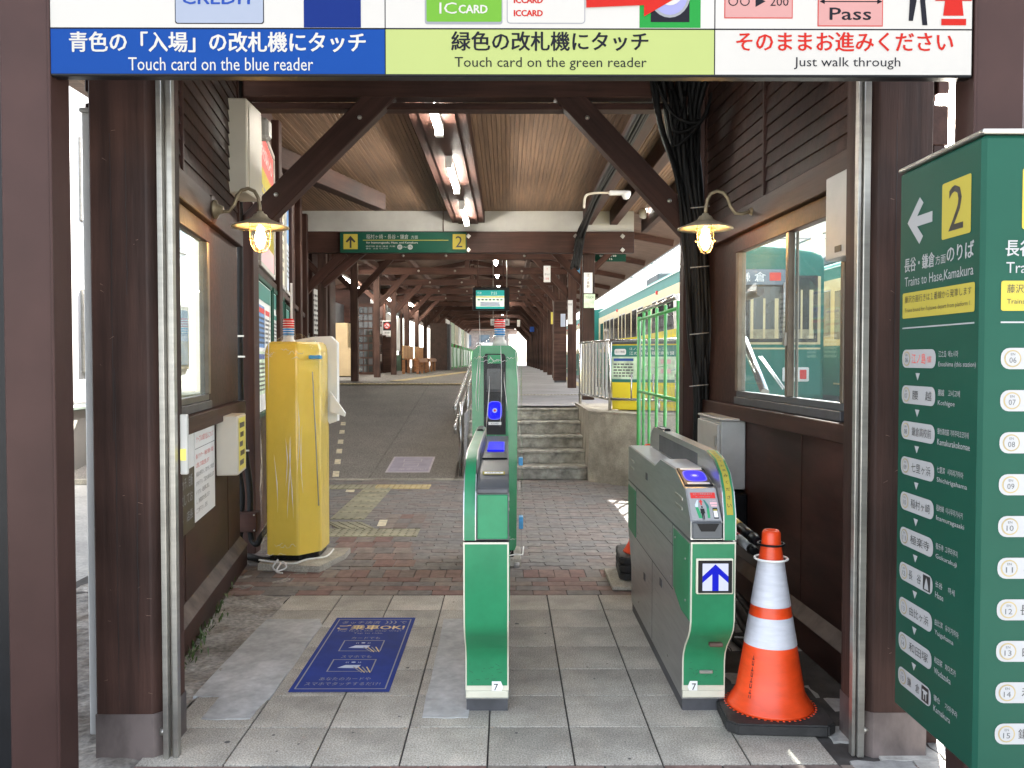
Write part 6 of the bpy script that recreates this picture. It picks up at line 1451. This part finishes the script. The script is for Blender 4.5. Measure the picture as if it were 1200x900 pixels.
# ------------------------------------------------------------------ TRAINS
def train(x0, x1, y0, y1, lab, front=True, layout=None, simple=False):
    t = thing('train', ((x0+x1)/2, (y0+y1)/2, 0), lab, 'train')
    zb_, zc1, zc2, zr = .55, 1.70, 3.24, 3.80
    prof = [(x0, zb_), (x0, zc2), (x0+.01, 3.50), (x0+.07, 3.60), (x0+.25, 3.68), (x0+.7, 3.75), ((x0+x1)/2, zr), (x1-.7, 3.75), (x1-.25, 3.68), (x1-.07, 3.60), (x1-.01, 3.50), (x1, zc2), (x1, zb_)]
    b = MB(); b.prism([p for p in prof if 1], 'y', y0+.12, y1); b.build('body', TGREEN, t)
    # rounded nose plate
    if front:
        b = MB(); bm = b.bm
        rings = []
        for (k, dy) in ((1, .12), (.992, .06), (.965, .02), (.92, 0)):
            cxx, czz = (x0+x1)/2, 1.9; rings.append([bm.verts.new((cxx+(x-cxx)*k, y0+dy, czz+(z-czz)*k)) for x, z in prof])
        for a, c in zip(rings, rings[1:]):
            for i in range(len(prof)): f = bm.faces.new([a[i], a[(i+1) % len(prof)], c[(i+1) % len(prof)], c[i]]); f.smooth = True
        bm.faces.new(rings[-1]); bmesh.ops.recalc_face_normals(bm, faces=bm.faces[:]); b.build('nose', TGREEN, t)
        b = MB(); b.box(x0+.10, x1-.10, y0-.012, y0+.01, zc1, 3.14, .01); b.build('front_band', TCREAM, t)
        xm = (x0+x1)/2
        for (a, c, z0_, z1_) in ((x0+.22, xm-.42, 1.80, 2.98), (xm-.34, xm+.34, 1.80, 2.92), (xm+.50, x1-.22, 1.80, 3.10)):
            b = MB(); b.box(a-.05, c+.05, y0-.022, y0-.01, z0_-.05, z1_+.05, .01); fr = b.build('windscreen', RUBG, t)
            b = MB(); b.box(a, c, y0-.030, y0-.02, z0_, z1_, .008); b.build('pane', TGLASS, fr)
            for (ua, ub) in ((a+.04, a+.10), (a+.45*(c-a), a+.52*(c-a)), (c-.13, c-.05)):
                b = MB(); b.box(ua, ub, y0-.034, y0-.03, z0_+.03, z1_-.25); b.build('interior_post', TCREAM, fr)
            b = MB(); b.box(a+.03, c-.03, y0-.0335, y0-.0301, z0_+.02, z0_+.22); b.build('interior_panel', DULLC, fr)
        b = MB(); b.box(4.55, 5.86, y0-.05, y0-.03, 2.95, 3.28, .01); o = b.build('destination_box', BWIN, t)
        P = Print(lambda u, v, n: Vector((u, y0-.05-n, v)), o, base=.003)
        P.F = lambda u, v, n: Vector((4.62+u, y0-.05-n, 3.24-v)); P.text('鎌 倉', .52, .12, .20, WHITES, .56, 0); P.rect(.88, .03, 1.12, .2, RED, 0); P.done()
        for xx in (x1-.62, x0+.62):
            b = MB(); b.box(xx-.28, xx+.28, y0-.03, y0, .92, 1.22, .02); hl = b.build('light_cluster', WHITEP, t)
            b = MB(); b.lathe([(.10, 0), (.08, -.02), (0, -.03)], (xx-.1, y0-.03, 1.07), 16, ax='y'); b.build('headlight', GREYM, hl)
            b = MB(); b.box(xx+.08, xx+.22, y0-.045, y0-.03, .97, 1.17, .01); b.build('tail_light', RED, hl)
        b = MB(); b.box(x0+.1, x1-.1, y0-.006, y0+.01, 1.60, 1.635); b.build('cream_stripe', TCREAM, t)
        b = MB(); b.tube([(xm+.40, y0-.06, 1.7), (xm+.40, y0-.08, 3.0)], .03, 6); b.tube([(xm-.42, y0-.06, 1.1), (xm-.42, y0-.08, 2.3)], .02, 6); b.build('grab_rail', ALU, t)
    # left flank
    b = MB(); b.box(x0-.008, x0, y0+.15, y1-.05, zc1, zc2, .003); b.build('window_band', TCREAM, t)
    b = MB(); b.box(x1, x1+.008, y0+.15, y1-.05, zc1, zc2, .003); b.build('window_band', TCREAM, t)
    y = y0+.7; k = 0; seq = layout or ['w', 'd', 'W', 'W', 'w', 'd', 'W', 'W', 'd', 'w']
    while y < y1-1.2:
        s_ = seq[k % len(seq)]; wd = {'w': .7, 'W': 1.05, 'd': 1.2}[s_]
        z0_, z1_ = (1.95, 2.98) if s_ != 'd' else (.85, 3.0)
        b = MB(); b.box(x0-.02, x0-.004, y, y+wd, z0_-.04, z1_+.04, .006); fr = b.build('door' if s_ == 'd' else 'window', (TCREAM if s_ == 'd' else ALU), t)
        if s_ == 'd':
            b = MB(); b.box(x0-.024, x0-.018, y, y+wd, .85, 1.7); b.build('lower_panel', TGREEN, fr)
            for q in (.06, wd/2+.04): b = MB(); b.box(x0-.027, x0-.018, y+q, y+q+wd/2-.10, 1.85, 2.95, .01); b.build('pane', TGLASS, fr)
        else:
            for q in range(2 if s_ == 'W' else 1):
                ww = (wd-.08)/(2 if s_ == 'W' else 1); b = MB(); b.box(x0-.026, x0-.016, y+.04+q*ww, y+.02+(q+1)*ww, z0_, z1_, .01); b.build('pane', TGLASS, fr)
        y += wd+.22; k += 1
    b = MB(); b.box(x0-.02, x0, y0+.15, y1-.05, 3.50, 3.52, .004); b.build('roof_edge_highlight', ALU, t)  # pale metal strip stands in for the highlight along the roof edge
    for yy_ in (y0+5.5, y0+14): b = MB(); b.lathe([(.06, 0), (.05, -.05), (0, -.06)], (x0, yy_, 3.22), 10, ax='x'); b.build('side_lamp', RED, t)
    b = MB(); b.box(x0+.2, x1-.2, y0+.5, y1-.5, .1, .55); b.build('underframe', DKGREY, t)
    for yy_ in (y0+2, y0+4, y1-4, y1-2):
        for xx in (x0+.45, x1-.45): b = MB(); b.lathe([(0, -.06), (.40, -.06), (.40, .06), (0, .06)], (xx, yy_, .38), 20, ax='x'); b.build('wheel', DKGREY, t)
    for yy_ in (y0+7.5,): b = MB(); b.box(x0+.35, x0+1.6, yy_, yy_+2.2, 3.70, 3.98, .05); b.build('roof_unit', TROOF, t)
    return t
train(4.12, 6.70, 18.0, 38.6, 'green and cream train at the platform, front seen through the right window')
train(3.75, 6.25, 39.4, 58, 'green and cream train car behind the first one, farther up the track', front=False)
train(7.55, 10.1, 12.0, 34, 'green and cream train on the far track, seen at the right window edge', front=False)
# ------------------------------------------------------------------ SURROUNDINGS
def building(lab, x0, x1, y0, y1, h, m, face, nx, nz, wsz, roof=.4, z0w=1.2):
    t = thing('apartment_building', ((x0+x1)/2, (y0+y1)/2, 0), lab, 'building')
    b = MB(); b.box(x0, x1, y0, y1, -.05, h); b.build('wall', m, t); b = MB(); b.box(x0-roof, x1+roof, y0-roof, y1+roof, h, h+.25); b.build('roof', BUILDW, t)
    for j in range(nz):
        for i in range(nx):
            z = z0w+j*(h-z0w)/nz
            if face == '+x': y = y0+(y1-y0)*(i+.5)/nx; a = (x1, x1+.04, y-wsz/2, y+wsz/2, z, z+1.2); g = (x1+.04, x1+.05, y-wsz/2+.08, y+wsz/2-.08, z+.08, z+1.12)
            else: x = x0+(x1-x0)*(i+.5)/nx; a = (x-wsz/2, x+wsz/2, y0-.04, y0, z, z+1.2); g = (x-wsz/2+.08, x+wsz/2-.08, y0-.05, y0-.04, z+.08, z+1.12)
            b = MB(); b.box(*a); w_ = b.build('window', ALU, t); b = MB(); b.box(*g); b.build('pane', BWIN, w_)
    return t
building('beige apartment block seen above the train through the right window', 19, 34, 52, 64, 13.5, BUILDC, '-y', 6, 4, 1.4)
building('pale house across the street seen through the left gap', -14, -6.2, 7, 17, 5.6, BUILDW, '+x', 4, 2, 1.6)
building('white block beyond the pale house on the left street', -16, -6.8, 20, 44, 7.5, BUILDC, '+x', 7, 2, 1.6)
building('distant white block beyond the track on the right', 9, 20, 90, 104, 7, BUILDW, '-y', 3, 2, .9)
t = thing('garden_wall', (-5.8, 10, 0), 'low tiled wall along the far side of the left street', 'wall')
b = MB(); b.box(-5.6, -5.4, 5, 30, -.05, .75, .01); b.build('wall_body', BUILDC, t); b = MB(); b.box(-5.65, -5.35, 5, 30, .75, .80, .01); b.build('coping', mat('grey_green_tile', (.25, .30, .26), .5), t)
# overhead line structures
t = thing('overhead_line_gantry', (5, 42, 0), 'pale overhead wires and gantry above the track', 'overhead line')
b = MB(); b.tube([(2.9, 44, 0), (2.9, 44, 7.5)], .10, 8); b.build('mast', WIREM, t); b = MB(); b.tube([(11.2, 44, 0), (11.2, 44, 7.5)], .10, 8); b.build('mast', WIREM, t)
for z in (5.6, 6.3): b = MB(); b.tube([(2.6, 44, z), (11.4, 44, z)], .05, 6); b.build('crossbeam', WIREM, t)
for k in range(9): b = MB(); b.tube([(3+k*.95, 44, 5.6), (3.4+k*.95, 44, 6.3)], .025, 5); b.build('lattice', WIREM, t)
for z, x in ((5.0, 5.4), (5.5, 5.4), (4.9, 8.8), (6.6, 4.4), (7.0, 7)): b = MB(); b.tube([(x, 8, z), (x, 44, z), (x, 90, z)], .03, 5); b.build('wire', WIREM, t)
for z in (5.9, 6.8): b = MB(); b.tube([(2, 30, z-.2), (12, 32, z)], .035, 5); b.build('wire', WIREM, t)
for k in range(2):
    t = thing('utility_pole', (8.6+k*5, 52+k*14, 0), 'grey utility pole with crossarms beyond the tracks, %s one' % ('nearer', 'farther')[k], 'utility pole', 'utility poles beyond the tracks')
    x, y = 11.8+k*2.5, 52+k*14; b = MB(); b.tube([(x, y, 0), (x, y, 12)], [.16, .11], 8); b.build('pole', CONC, t)
    for z in (10.5, 11.3): b = MB(); b.box(x-.9, x+.9, y-.04, y+.04, z, z+.08); b.build('crossarm', WIREM, t)
